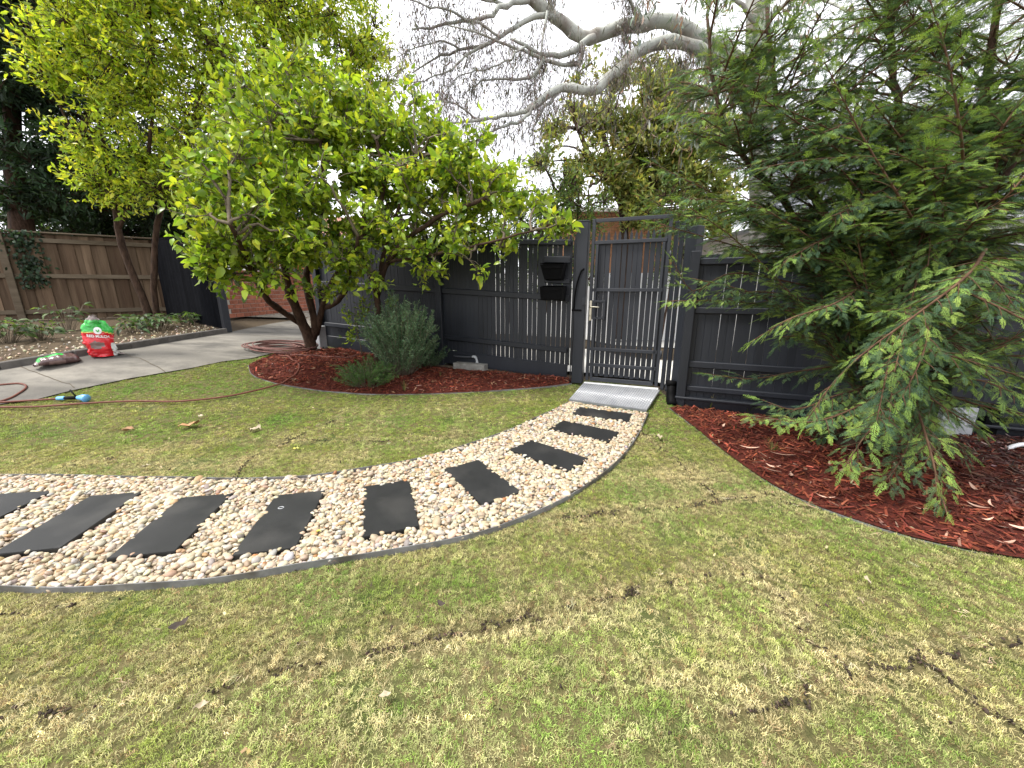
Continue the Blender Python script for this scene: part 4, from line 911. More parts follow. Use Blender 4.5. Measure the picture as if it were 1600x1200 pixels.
lobB = lobes_px([(650, 300, 5.6, .9), (745, 320, 5.3, .68), (610, 385, 5.3, .5), (800, 350, 5.1, .36), (700, 385, 5.0, .38), (650, 225, 5.8, .62), (735, 265, 5.6, .5), (855, 352, 5.0, .26), (890, 360, 5.0, .14), (752, 424, 4.75, .12), (700, 300, 5.5, .7), (620, 330, 5.0, .5), (690, 235, 5.7, .45), (785, 300, 5.4, .35), (590, 425, 5.4, .3), (645, 420, 5.2, .28), (840, 330, 5.2, .25)])
tips = tips_in(lobB, 115, .4, .35)
mb = MB(); dirs = grow(mb, limbs, tips, 70, .017, .005); part('branches', mb, M['twig'], l2, True)
dirs = unit(dirs) + unit(tips - at(640, 380, 6.0)) * .5
leafmesh('crown', cluster_leaves(tips, dirs, 7, .09, .5, .022, CIT, CW, .55, .22, .2, .15, YNG), M['leaf'], l2, kind='stuff')
tips = tips_in(lobes_px([(555, 495, 6.2, .22), (575, 478, 6.2, .2), (540, 520, 6.3, .16), (610, 470, 6.1, .15)]), 130, .2)
mb = MB(); sb = [limb(mb, [G(566, 558), at(560, 520, 6.3), at(556, 490, 6.2)], .012, .006)]; dirs = grow(mb, sb, tips, 8, .006, .003)
suck = thing('citrus_sucker', 'small leafy citrus sucker growing low in front of the dark fence', 'shrub', G(566, 558)); part('stems', mb, M['twig'], suck, True)
leafmesh('foliage', cluster_leaves(tips, dirs, 5, .06, .5, .015, CIT, CW, .5, .2, .15), M['leaf'], suck, kind='stuff')

# --- tall yellow green citrus tree at the left
bc = G(236, 512); YC = bc[1]
ct = thing('citrus_tree', 'tall yellow green citrus tree at the left with thin leaning stems before the timber fence', 'tree', bc)
mb = MB(); limbs = [limb(mb, [bc - UP * .05] + pxY([(228, 480, YC), (212, 440, YC * .99), (198, 405, YC * .99), (186, 370, YC * .98), (180, 320, YC * .98), (165, 250, YC * .97), (150, 150, YC)]), .075, .03, wob=.004),
                    limb(mb, [bc + [.12, .1, -.05]] + pxY([(241, 470, YC * 1.02), (241, 420, YC * 1.02), (243, 370, YC * 1.02), (260, 300, YC * 1.02), (300, 200, YC * 1.04), (330, 80, YC * 1.05)]), .065, .03, wob=.004)]
limbs.append(limb(mb, pxY([(250, 330, YC * 1.02), (310, 290, YC * 1.05), (380, 200, YC * 1.08), (420, 90, YC * 1.1), (450, -30, YC * 1.12)]), .05, .02))
limbs.append(limb(mb, pxY([(262, 300, YC * 1.02), (360, 280, YC * 1.08), (470, 210, YC * 1.12), (540, 130, YC * 1.15)]), .045, .016))
limbs.append(limb(mb, pxY([(182, 330, YC * .98), (130, 240, YC * .97), (80, 140, YC * .95)]), .035, .012))
limbs.append(limb(mb, pxY([(185, 360, YC * .98), (230, 250, YC), (240, 120, YC), (235, 0, YC)]), .04, .016))
part('trunk', mb, M['bark'], ct, True)
lobC = lobes_px([(75, 105, YC * .95, .55), (140, 105, YC * .97, .95), (245, 60, YC * 1.02, 1.3), (385, 60, YC * 1.1, 1.5), (495, 95, YC * 1.15, 1.3), (565, 165, YC * 1.15, .75), (300, 175, YC * 1.02, 1.1), (175, 225, YC * .97, .85), (130, 270, YC * .95, .45), (420, 190, YC * 1.1, 1.0), (255, 280, YC, .6), (150, 305, YC * .95, .3), (200, 310, YC * .95, .35), (330, -60, YC * 1.08, 1.6), (470, -40, YC * 1.12, 1.3), (190, -40, YC, 1.2), (110, 20, YC * .97, .7), (500, 180, YC * 1.15, .8), (330, 280, YC * 1.02, .5), (400, 310, YC * 1.05, .5), (590, 100, YC * 1.16, .6), (545, 30, YC * 1.16, .8)])
tips = tips_in(lobC, 92, .35, .3, .8)
mb = MB(); dirs = grow(mb, limbs, tips, 110, .022, .0055); part('branches', mb, M['bark'], ct, True)
dirs = unit(dirs) + unit(tips - at(250, 260, YC)) * .6 + UP * .25
CIT2 = [(.2, .3, .03), (.28, .385, .036), (.36, .45, .042), (.12, .2, .025), (.46, .49, .05)]
M['leafthin'] = leafmat('thin_citrus_leaf', .35, .5)
leafmesh('crown', cluster_leaves(tips, dirs, 9, .086, .4, .035, CIT2, [4, 6, 5, 2, 1.6], .45, .22, .26, .16, ([(.46, .54, .055), (.54, .52, .055), (.38, .49, .05)], [3, 1.2, 3])), M['leafthin'], ct, 'six', kind='stuff')

# --- generic background trees
def bgtree(name, label, base, trunkpx, r0, lobes, per, nl, L, W, cols, wts, mat='leafdull', gap=.3, cat='tree', tpl='four', bark='bark', upb=.4, spread=.06, group=None, back=.3):
    t = thing(name, label, cat, base, group); mb = MB(); limbs = [limb(mb, P, r0 * f, r0 * f * .35, 10, 7) for P, f in trunkpx]
    part('trunk', mb, M[bark], t, True); tips = tips_in(lobes, per, .35, gap, .7); mb = MB(); dirs = grow(mb, limbs, tips, max(10, len(tips) // 22), .03, .008); part('branches', mb, M[bark], t, True)
    dirs = unit(dirs) + unit(tips - tips.mean(0)) * .5
    leafmesh('crown', cluster_leaves(tips, dirs, nl, L, W, spread, cols, wts, upb, .25, back, .2), M[mat], t, tpl, kind='stuff'); return t
DK = [(.02, .042, .02), (.03, .06, .028), (.045, .085, .042), (.014, .03, .014)]
g0 = np.array([-14.2, 10.6, .5])
bgtree('evergreen_tree', 'dark big leaved evergreen with black trunk behind the timber fence at far left', g0, [([g0, at(38, 360, 10.8), at(25, 300, 10.7), at(20, 180, 10.7), at(30, 40, 10.7)], 1), ([at(30, 310, 10.8), at(90, 250, 11.2), at(160, 150, 11.5)], .6)], .3,
       lobes_px([(20, 80, 10.6, 1.6), (40, 200, 10.6, 1.4), (70, 290, 10.5, 1.0), (110, 60, 11.5, 1.8), (150, 190, 12, 1.8), (20, 300, 10.8, .9), (60, -60, 11, 2.2), (190, 300, 12, 1.2), (110, 340, 12, 1.0)]), 60, 12, .17, .27, DK, [3, 4, 2.5, 2], tpl='six', upb=.6, spread=.07, back=.12)
for k, (px, py, Y, r, lab) in enumerate([(150, 330, 13.2, 1.5, 'dark hedge tree behind the timber fence, left of the thin citrus stems'), (300, 300, 14.0, 2.0, 'dark dense tree rising behind the open driveway gate'), (410, 280, 17, 2.2, 'dark tree behind the lemon crown beyond the driveway'), (60, 345, 13.5, 1.3, 'dark hedge tree at the left picture edge, beyond the timber fence'), (220, 340, 14.5, 1.4, 'dark hedge tree between thin citrus stems and the driveway gate')]):
    c = at(px, py, Y); b = np.array([c[0], c[1], float(T(c[0], c[1]))])
    bgtree('hedge_tree', lab, b, [([b, (b + c) / 2 + [.1, 0, 0], c + [0, 0, r * .5]], 1)], .14, [(c, (r, r * .7, r * .9)), (c + [r * .5, .2, r * .6], r * .7), (c + [-r * .6, .1, r * .2], r * .7), (c + [r * .1, 0, -r * .7], r * .8), (c + [-r * .5, 0, -r * .8], r * .5), (c + [r * .6, 0, -r * .7], r * .5)], 38, 9, .13, .42, DK + [(.06, .1, .03)], [4, 4, 2, 3, 1], gap=.2)
OLV = [(.17, .22, .055), (.23, .27, .07), (.32, .32, .1), (.11, .15, .045), (.36, .31, .12)]
bo = np.array([*at(975, 400, 10.8)[:2], 0.0])
bgtree('street_tree', 'olive yellow tree with dark forked trunk standing beyond the gate', bo, [([bo, at(975, 345, 10.8), at(972, 320, 10.8), at(960, 285, 10.8), at(940, 200, 10.8)], 1), ([at(974, 330, 10.8), at(990, 290, 10.9), at(1010, 200, 11)], .8), ([at(968, 300, 10.8), at(920, 240, 10.6), at(890, 170, 10.6)], .6)], .16,
       lobes_px([(905, 215, 10.6, .8), (930, 150, 10.8, .75), (880, 290, 10.4, .55), (960, 240, 10.9, .8), (1010, 170, 11, .8), (1030, 250, 11, .9), (980, 300, 10.5, .5), (1060, 300, 11, .8), (1015, 110, 11, .5), (940, 300, 10.4, .45), (1080, 200, 11.2, .8), (870, 200, 10.6, .4), (1000, 330, 10.4, .5), (1040, 150, 11, .6), (1090, 260, 11, .8), (1120, 330, 11, .8), (860, 250, 10.5, .5), (1140, 230, 11.4, .7)]), 170, 10, .15, .36, OLV, [4, 4, 3, 2, 1.6], gap=.4, upb=.3)
GRN = [(.07, .13, .03), (.1, .17, .04), (.05, .095, .025), (.15, .2, .05)]
for k, (px, py, Y, r, lab, cols) in enumerate([(850, 305, 8.6, .72, 'rounded light green shrub above the fence, left of the gate', GRN), (905, 300, 8.4, .65, 'soft green feathery shrub behind the fence beside the gate', GRN), (790, 330, 9.5, .6, 'pale green shrub behind the lemon crown, past the fence', GRN),
                                         (700, 330, 10.5, .8, 'olive shrub across the street behind the spreading lemon tree', OLV), (1050, 318, 9.2, .6, 'low green shrub beyond the gate pickets, before the orange brick house', GRN)]):
    c = at(px, py, Y); b = np.array([c[0], c[1], float(T(c[0], c[1]))])
    bgtree('street_shrub', lab, b, [([b, (b + c) / 2, c], 1), ([b, (b + c) / 2 + [.15, 0, 0], c + [.2, 0, .1]], .8)], .04, [(c, (r, r * .8, r)), (c + [r * .7, 0, -r * .6], r * .7), (c - [r * .6, 0, r * .7], r * .7), (c - [0, 0, r * 1.4], r * .9), (c - [-.1, 0, r * 2.4], r * .9)], 70, 9, .075, .35, cols, [1] * len(cols) if len(cols) == 4 else [4, 4, 3, 2, 1.6], cat='shrub', gap=.15)
for k, (x, y, h, lab) in enumerate([(-3.5, 30, 4.2, 'distant green tree between the white house and the olive tree'), (3.5, 32, 4.8, 'distant green tree behind the orange brick house'), (14, 30, 6, 'distant tall green tree beyond the rendered house'), (-22, 30, 7, 'distant dark green tree past the driveway'), (24, 24, 7, 'distant broad tree beyond the conifer')]):
    b = np.array([x, y, .3]); c = b + [0, 0, h * .65]; r = h * .38
    bgtree('distant_tree', lab, b, [([b, b + [0, 0, h * .4], c], 1)], .2, [(c, (r * 1.3, r, r)), (c + [r, 0, -r * .3], r * .8), (c + [-r, 0, -r * .2], r * .8), (c - [0, 0, r], r)], 16, 8, .3, .5, DK + GRN, [1, 2, 2, 1, 2, 1, 2, 1], gap=.2)
#--MORE3--
# --- gum tree: grey trunk, two heavy limbs and weeping twigs
def cq(x, y): return (520 + x * .375, y * .375)
def cpath(L, Y): 
    Y = np.broadcast_to(Y, (len(L),)) if np.ndim(Y) == 0 else np.linspace(Y[0], Y[1], len(L)); return [at(*cq(a, b), yy) for (a, b), yy in zip(L, Y)]
gb = np.array([*at(1188, 400, 8.4)[:2], 0.0])
gt = thing('gum_tree', 'grey barked gum tree whose two heavy pale limbs reach left over the gate', 'tree', gb)
mb = MB()
limb(mb, [gb, at(1190, 330, 8.4), at(1189, 200, 8.4), at(1185, 90, 8.4), at(1182, -60, 8.4), at(1180, -200, 8.4)], .24, .17, 18, 12, .01); part('trunk', mb, M['gumbark'], gt, True)
mb = MB(); ml = []
ml.append(limb(mb, [at(1188, 160, 8.4), at(1150, 95, 8.3)] + cpath([(1490, 140), (1400, 95), (1290, 100), (1180, 118), (1100, 150), (1040, 158), (960, 95), (900, 50), (830, 0), (760, -60)], (8.2, 7.6)), .155, .09, 34, 11, .012))
ml.append(limb(mb, [at(1188, 205, 8.4), at(1140, 110, 8.2)] + cpath([(1490, 190), (1370, 178), (1270, 220), (1200, 285), (1130, 345), (1085, 378), (960, 370), (890, 400), (820, 450)], (8.0, 7.2)), .135, .055, 34, 11, .012))
sec = []
for L, Y, r0, r1 in [([(1090, 152), (1040, 178), (1000, 215), (930, 230), (870, 225), (800, 195), (740, 150)], (7.8, 7.3), .075, .03), ([(1040, 180), (1035, 240), (1025, 270)], 7.7, .06, .03), ([(1030, 268), (950, 265), (870, 250), (780, 205), (650, 165), (560, 130), (480, 100)], (7.7, 6.9), .045, .012),
                     ([(920, 75), (840, 75), (770, 110), (700, 150), (640, 185), (540, 215), (440, 240), (330, 310)], (7.7, 7.2), .06, .012), ([(820, 8), (720, 20), (650, 70), (560, 100), (450, 105), (330, 130)], (7.6, 7.0), .06, .014), ([(830, 445), (760, 470), (680, 490), (600, 500), (540, 505), (430, 520)], (7.2, 6.6), .05, .012),
                     ([(850, 430), (780, 500), (700, 530), (640, 560), (560, 620)], (7.2, 6.8), .04, .012), ([(880, 250), (820, 320), (700, 330), (600, 350), (540, 400)], (7.4, 7.0), .035, .01), ([(700, 150), (620, 110), (500, 60), (380, 20), (250, -20)], (7.3, 7.0), .03, .01), ([(640, 185), (560, 230), (470, 300), (400, 330), (300, 350)], (7.2, 6.9), .03, .008),
                     ([(960, 372), (900, 430), (860, 480), (820, 570)], (7.4, 7.1), .04, .012), ([(890, 60), (880, 130), (870, 200), (860, 280), (800, 400)], (7.6, 7.3), .03, .01), ([(720, 20), (600, -10), (450, -40), (300, -50)], (7.5, 7.0), .04, .012), ([(1180, 115), (1210, 150), (1215, 190)], 7.9, .04, .02), ([(915, 40), (905, 5), (900, -40)], 7.7, .05, .03), ([(540, 215), (480, 180), (380, 190), (280, 240)], (7.2, 6.9), .02, .007), ([(600, 500), (520, 440), (420, 420), (330, 440)], (6.9, 6.6), .02, .007), ([(1290, 100), (1250, 30), (1200, -40)], (8, 7.6), .05, .025), ([(800, 195), (720, 250), (640, 290), (560, 300), (460, 380)], (7.3, 6.9), .022, .007)]:
    sec.append(limb(mb, cpath(L, Y), r0 * .8, r1 * .8, 16, 7, .02))
rsec = []
for L, Y in [([(1186, 120), (1230, 60), (1290, 80), (1330, 140)], (8.3, 6.4)), ([(1186, 60), (1220, 10), (1280, 0), (1360, 40)], (8.3, 6.2)), ([(1184, 150), (1130, 110), (1100, 130), (1075, 190)], (8.3, 6.6)), ([(1186, 180), (1230, 150), (1270, 180), (1300, 240)], (8.3, 6.6)), ([(1184, 40), (1130, -20), (1060, -40), (1000, -20)], (8.3, 7))]:
    rsec.append(limb(mb, [at(a, b, y) for (a, b), y in zip(L, np.linspace(Y[0], Y[1], 4))], .045, .012, 14, 6, .02))
part('limbs', mb, M['gumbark'], gt, True)
def weep(mb, paths, n, ln, per, L, out, t0=.25, drop=1.0, r=.0045, spread=.35):
    P_, D_, T_ = [], [], []
    for _ in range(n):
        p = paths[rng.integers(len(paths))]; a = p[int(rng.uniform(t0, 1) * (len(p) - 1))]; l0 = ln * np.exp(rng.normal(0, .4))
        d = unit(p[-1] - p[0]) * rng.uniform(.0, .5) + rng.normal(0, spread, 3); d[2] = rng.normal(.1, .28)
        q = curve(a, a + d * l0 - UP * l0 * drop * rng.uniform(.1, .8), UP * l0 * .15, 6, .015); mb.add(*tube(q, np.linspace(r, r * .4, 6), 3, False))
        for c in range(2):
            k = rng.integers(2, 6); e = q[k] + rng.normal(0, .1, 3) * l0 - UP * l0 * rng.uniform(.15, .5); q2 = curve(q[k], e, rng.normal(0, .05, 3) * l0, 4); mb.add(*tube(q2, [r * .6, r * .5, r * .4, r * .3], 3, False))
            for _k in range(per):
                t = rng.random(); P_.append(q2[min(3, int(t * 4))] + rng.normal(0, .03, 3)); D_.append(np.array([0, 0, -1.]) + rng.normal(0, .38, 3))
    out.append((np.array(P_), np.array(D_), L))
mb = MB(); out = []
weep(mb, sec + [ml[1][16:]] * 2, 1150, .55, 4, .085, out, r=.0034)
weep(mb, [ml[1][10:24], ml[1][10:30], ml[0][4:16]], 170, .6, 6, .1, out, 0, 2.2, spread=.5)
weep(mb, rsec + [ml[1][:14], ml[0][:14]], 200, .55, 6, .15, out, .3, 1.2)
part('twigs', mb, M['gumtwig'], gt, True)
for (P, D, L), W, cols, nm in zip(out, (.16, .16, .2), ([(.12, .12, .1), (.17, .15, .13), (.2, .14, .13), (.09, .1, .07)], [(.15, .16, .1), (.2, .18, .12), (.22, .15, .11), (.11, .13, .08)], [(.12, .155, .125), (.17, .2, .165), (.09, .12, .09), (.2, .13, .09)]), ('crown', 'crown', 'crown')):
    n = len(P); Ls = L * np.exp(rng.normal(0, .25, n)); leafmesh(nm, (P, D, randdir(n), Ls, Ls * W, palette(n, cols, [4, 3, 1.5, 3], .2)), M['gumleaf'], gt, 'four', .2, .15, kind='stuff')

# --- conifer at the right
def frond(seed):
    r = np.random.default_rng(seed); V = []; F = []
    def kite(a, d, l, w_):
        d = np.array(d) / np.linalg.norm(d); sd = np.array([-d[1], d[0], 0]) * w_; n0 = len(V); a = np.array(a)
        V.extend([a, a + d * l * .4 + sd, a + d * l + [0, 0, -.18 * l], a + d * l * .4 - sd]); F.append([n0, n0 + 1, n0 + 2, n0 + 3])
    kite((0, 0, 0), (1, 0, 0), 1.0, .018)
    for k, t in enumerate(np.linspace(.1, .93, 9)):
        for sg in (-1, 1):
            ln = (.3 * (1 - t) ** .6 * r.uniform(.6, 1.2) + .05) * (.6 if t < .15 else 1); an = r.uniform(.55, .85); d = (math.cos(an), sg * math.sin(an), r.uniform(-.1, .12))
            p = np.array((t + (.03 if sg > 0 else 0), 0, -.1 * t * t)); kite(p, d, ln, .019)
            if ln > .2:
                for tt, s2 in ((.4, 1), (.6, -1)): kite(p + np.array(d) * ln * tt, (math.cos(an * sg + s2 * .7), math.sin(an * sg + s2 * .7), r.uniform(-.1, .1)), ln * .4, .016)
    return np.array(V), np.array(F)
FR = [frond(k) for k in range(5)]
def fronds(P, D, Nn, L, col):
    Vs, Fs, Cs = [], [], []; n0 = 0; D = unit(D); Sd = unit(np.cross(Nn, D)); N2 = np.cross(D, Sd); pick = rng.integers(0, len(FR), len(P))
    for k, (v, f) in enumerate(FR):
        m = np.where(pick == k)[0]; W = P[m][:, None] + L[m][:, None, None] * (v[None, :, :1] * D[m][:, None] + v[None, :, 1:2] * Sd[m][:, None] + v[None, :, 2:] * N2[m][:, None])
        Vs.append(W.reshape(-1, 3)); Fs.append((f[None] + (np.arange(len(m)) * len(v))[:, None, None] + n0).reshape(-1, 4)); Cs.append(np.repeat(col[m], len(v), 0)); n0 += len(m) * len(v)
    return np.concatenate(Vs), [np.concatenate(Fs)], np.concatenate(Cs)
cb = np.array([2.72, 3.0, .04])
con = thing('conifer_tree', 'large feathery green conifer with drooping sprays over the right mulch bed', 'tree', cb)
mbt = MB()
TR = limb(mbt, [cb - UP * .1, at(1372, 590, 2.98), at(1397, 486, 2.95), at(1431, 422, 2.95), at(1470, 335, 2.95), at(1505, 270, 2.95), at(1530, 180, 3.0), at(1548, 80, 3.0), at(1560, -60, 3.0)], .075, .014, 26, 9, .012)
T2 = limb(mbt, [at(1470, 335, 2.95), at(1440, 280, 2.9), at(1415, 225, 2.9), at(1400, 150, 2.9), at(1390, 40, 2.95), at(1385, -60, 2.95)], .03, .012, 16, 7)
T3 = limb(mbt, [at(1390, 500, 2.96), at(1335, 430, 3.15), at(1290, 340, 3.25), at(1262, 285, 3.3), at(1225, 200, 3.3), at(1208, 110, 3.3), at(1200, 10, 3.3)], .04, .012, 18, 7)
T4 = limb(mbt, [at(1385, 520, 2.97), at(1290, 400, 3.2), at(1200, 285, 3.25), at(1150, 225, 3.2), at(1122, 165, 3.2), at(1110, 90, 3.2), at(1105, 20, 3.2)], .035, .009, 18, 7)
T5 = limb(mbt, [at(1440, 410, 2.95), at(1520, 330, 2.6), at(1590, 240, 2.5), at(1640, 120, 2.5), at(1670, -20, 2.5)], .035, .012, 14, 7)
part('trunk', mbt, M['bark'], con, True)
branches = []                                     # (polyline, reach for side shoots)
def addb(P, r, n=14): branches.append((smooth_path(P, n), r))
for st, z0 in ((TR, .25),):
    for _ in range(100):
        t = rng.uniform(.08, .92); p = st[int(t * (len(st) - 1))]; zr = p[2]; az = rng.uniform(0, 6.28)
        L0 = (1.15 if zr > .9 else .8) * rng.uniform(.65, 1.15) * (1 - .35 * max(0, zr - 2) / 2); d = np.array([math.cos(az), math.sin(az), 0])
        if d[1] < 0: L0 *= .75
        if d[1] > .35: L0 *= .7
        if zr < .75 and d[0] < -.1: L0 *= .55
        up = np.interp(zr, [.3, 1.2, 2.5, 4], [-.1, .3, .75, 1.2]); sag = np.interp(zr, [.3, 1.5, 3], [-.4, -.22, .1])
        tt = np.linspace(0, 1, 6)[:, None]; addb(p + d * L0 * tt + UP * (up * L0 * tt + sag * L0 * tt ** 2), .34)
for st, rr, num in ((T2, .75, 26), (T3, .7, 44), (T4, .62, 50), (T5, .7, 30)):
    for _ in range(num):
        t = rng.uniform(.14, .98); p = st[int(t * (len(st) - 1))]; az = rng.uniform(0, 6.28); d = np.array([math.cos(az), math.sin(az), 0]); L0 = rr * rng.uniform(.5, 1.1) * (1.15 - .5 * t)
        tt = np.linspace(0, 1, 5)[:, None]; addb(p + d * L0 * tt + UP * (rng.uniform(.25, .8) * L0 * tt - .15 * L0 * tt ** 2), .24)
    addb(st[len(st) // 3:], .2, 18)
addb(TR[len(TR) // 2:], .2, 18)
hero = [[(1540, 390, 2.35), (1500, 440, 2.1), (1420, 500, 2.1), (1340, 560, 2.15), (1300, 600, 2.2), (1262, 655, 2.2)], [(1420, 610, 2.7), (1440, 660, 2.35), (1455, 710, 2.15), (1470, 770, 2.05), (1490, 835, 1.98)], [(1350, 470, 3.1), (1230, 440, 3.2), (1130, 430, 3.25), (1085, 455, 3.25), (1052, 410, 3.2)],
        [(1340, 500, 3.1), (1220, 480, 3.2), (1130, 470, 3.2), (1048, 470, 3.2)], [(1380, 560, 3.0), (1250, 580, 3.2), (1170, 592, 3.25), (1105, 584, 3.25)], [(1380, 600, 2.9), (1330, 640, 2.6), (1260, 660, 2.5), (1180, 650, 2.55)], [(1390, 620, 2.85), (1370, 660, 2.4), (1345, 690, 2.25), (1320, 730, 2.2)],
        [(1320, 420, 3.1), (1200, 360, 3.2), (1110, 300, 3.2), (1060, 275, 3.2), (1020, 255, 3.2)], [(1330, 450, 3.1), (1200, 400, 3.2), (1100, 370, 3.2), (1030, 350, 3.2)], [(1310, 380, 3.1), (1180, 320, 3.2), (1080, 340, 3.2), (1010, 310, 3.25)], [(1480, 400, 2.7), (1540, 330, 2.1), (1580, 300, 1.9), (1620, 250, 1.9)], [(1470, 450, 2.7), (1540, 470, 2.1), (1600, 500, 1.95), (1660, 560, 1.9)],
        [(1430, 540, 2.8), (1500, 560, 2.2), (1570, 580, 2.1), (1650, 610, 2.0)], [(1440, 600, 2.8), (1520, 630, 2.3), (1600, 650, 2.2), (1680, 690, 2.2)], [(1395, 560, 2.9), (1440, 610, 2.45), (1480, 640, 2.3), (1530, 670, 2.25)], [(1360, 430, 3.0), (1290, 480, 2.6), (1230, 500, 2.6), (1180, 530, 2.65)], [(1400, 470, 2.9), (1450, 520, 2.3), (1440, 560, 2.2), (1410, 620, 2.15)],
        [(1380, 600, 2.9), (1300, 620, 2.75), (1240, 640, 2.75), (1190, 625, 2.8)], [(1400, 640, 2.8), (1420, 690, 2.4), (1400, 730, 2.25), (1385, 750, 2.2)], [(1300, 340, 3.2), (1200, 240, 3.1), (1150, 130, 3.1), (1130, 60, 3.1)], [(1450, 380, 2.8), (1400, 300, 2.4), (1340, 200, 2.35), (1290, 100, 2.35)], [(1500, 300, 2.7), (1500, 200, 2.2), (1480, 90, 2.15), (1450, -10, 2.15)], [(1510, 280, 2.8), (1580, 180, 2.3), (1640, 90, 2.3)]]
for _ in range(34):                                # reaching left along the fence
    e = (rng.uniform(1060, 1330), rng.uniform(290, 570), rng.uniform(2.9, 3.4))
    if e[0] < 1210 and e[1] > 500: continue
    s_ = TR[int(rng.uniform(.12, .5) * 25)]; e = at(*e); addb(curve(s_, e, UP * rng.uniform(.05, .25), 6), .28, 14)
for _ in range(34):                                # reaching right and towards the lawn
    s_ = TR[int(rng.uniform(.1, .5) * 25)]; e = at(rng.uniform(1370, 1720), rng.uniform(380, 690), rng.uniform(2.05, 2.9)); addb(curve(s_, e, UP * rng.uniform(.05, .25), 6), .26, 12)
for _ in range(62):                                # the thick middle of the crown
    e = at(rng.uniform(1120, 1640), rng.uniform(150, 410), rng.uniform(2.5, 3.4)); s_ = TR[int(rng.uniform(.2, .75) * 25)]
    if np.linalg.norm(e - s_) < 1.7: addb(curve(s_, e, UP * rng.uniform(-.05, .15), 6), .26, 12)
for _ in range(95):                                # the upper crown
    e = at(rng.uniform(1075, 1650), rng.uniform(-90, 280), rng.uniform(2.4, 3.4)); st = (TR, T2, T3, T4, T5)[rng.integers(5)]; c_ = st[np.argmin(np.linalg.norm(st - e + [0, 0, .35], axis=1))]
    if .2 < np.linalg.norm(e - c_) < 1.1: addb(curve(c_, e, UP * rng.uniform(-.02, .1), 5), .22, 10)
for _ in range(30):                                # veil along the fence top
    e = at(rng.uniform(1180, 1650), rng.uniform(310, 420), rng.uniform(2.5, 3.3)); s_ = TR[int(rng.uniform(.3, .6) * 25)]
    if np.linalg.norm(e - s_) < 1.5: addb(curve(s_, e, UP * rng.uniform(0, .15), 6), .25, 12)
nh = len(branches)
for h_ in hero: addb([at(*q) for q in h_], .26 if h_ is not hero[0] else .2, 18)
mbb = MB(); FP, FD, FN_, FL, FC = [], [], [], [], []
OLD = np.array([(.072, .13, .062), (.088, .15, .062), (.06, .115, .066), (.105, .165, .066)]); NEW = np.array([(.2, .31, .07), (.26, .36, .08), (.17, .27, .065)])
for bi, (P, reach) in enumerate(branches):
    n = len(P); hero_b = bi >= nh; mbb.add(*tube(P, np.linspace(.0095, .003, n), 5, False)); L0 = np.linalg.norm(np.diff(P, axis=0), axis=1).sum(); m = max(5, int(L0 / .042)); side = 1
    fresh = rng.random() < .32 or (hero_b and bi - nh in (0, 1, 2, 3, 5, 10, 19, 20, 21, 22))
    for k in range(m):
        t = .12 + .88 * (k + rng.random()) / m; i = min(n - 2, int(t * (n - 1))); p = P[i] + (P[i + 1] - P[i]) * (t * (n - 1) - i); d = unit(P[i + 1] - P[i]); side = -side
        sd = np.cross(d, UP); sd = unit(sd) if np.linalg.norm(sd) > .2 else unit(np.cross(d, [0, 1., .2])); nn = unit(np.cross(sd, d) + rng.normal(0, .2, 3))
        ln = .82 * reach * (1.05 - .72 * t) * rng.uniform(.6, 1.1); e = p + (d * .85 + sd * side * .65 + rng.normal(0, .2, 3)) * ln - UP * ln * .2; q = curve(p, e, UP * ln * .06, 4)
        mbb.add(*tube(q, [.0035, .003, .0022, .0012], 3, False)); nf = max(3, int(ln / .018)); s2 = 1
        for c in range(nf):
            u = (c + .6) / nf; x = q[min(2, int(u * 3))] + (q[min(3, int(u * 3) + 1)] - q[min(2, int(u * 3))]) * (u * 3 - int(u * 3) if u < 1 else 0); qd = unit(q[-1] - q[0]); qs = unit(np.cross(nn, qd)) * s2; s2 = -s2
            FP.append(x); FD.append(qd * .9 + qs * .6 + rng.normal(0, .17, 3) - UP * .12); FN_.append(nn + rng.normal(0, .33, 3)); FL.append(rng.uniform(.05, .095) * (1.1 - .35 * u))
            new = rng.random() < (.2 + .5 * u * t) * (1.5 if fresh else .35); FC.append(NEW[rng.integers(3)] if new else OLD[rng.integers(4)])
        FP.append(q[-1]); FD.append(q[-1] - q[-2]); FN_.append(nn); FL.append(rng.uniform(.065, .1)); FC.append(NEW[rng.integers(3)] if rng.random() < (.75 if fresh else .2) else OLD[rng.integers(4)])
    FP.append(P[-1]); FD.append(P[-1] - P[-2]); FN_.append(UP + rng.normal(0, .2, 3)); FL.append(.13); FC.append(NEW[0])
part('branches', mbb, M['twig2'], con, True)
FP, FD, FN_, FL, FC = map(np.array, (FP, FD, FN_, FL, FC)); FC = FC * np.exp(rng.normal(0, .14, (len(FC), 1)))
ok = (FP[:, 2] > T(FP[:, 0], FP[:, 1]) + .05)
D = unit(FD[ok]); Sd = unit(np.cross(FN_[ok], D)); N2 = np.cross(D, Sd)          # frond axes -> XYZ euler
eul = np.stack([np.arctan2(Sd[:, 2], N2[:, 2]), -np.arcsin(np.clip(D[:, 2], -1, 1)), np.arctan2(D[:, 1], D[:, 0])], 1)
fsrc = [source('frond', mesh_np('frond', v, [f], [M['conifer']], False)) for v, f in FR]
scatter('crown', FP[ok] - cb, eul, np.repeat(FL[ok][:, None], 3, 1), FC[ok], fsrc, parent=con, kind='stuff')
print('fronds', len(FP), 'branches', len(branches))

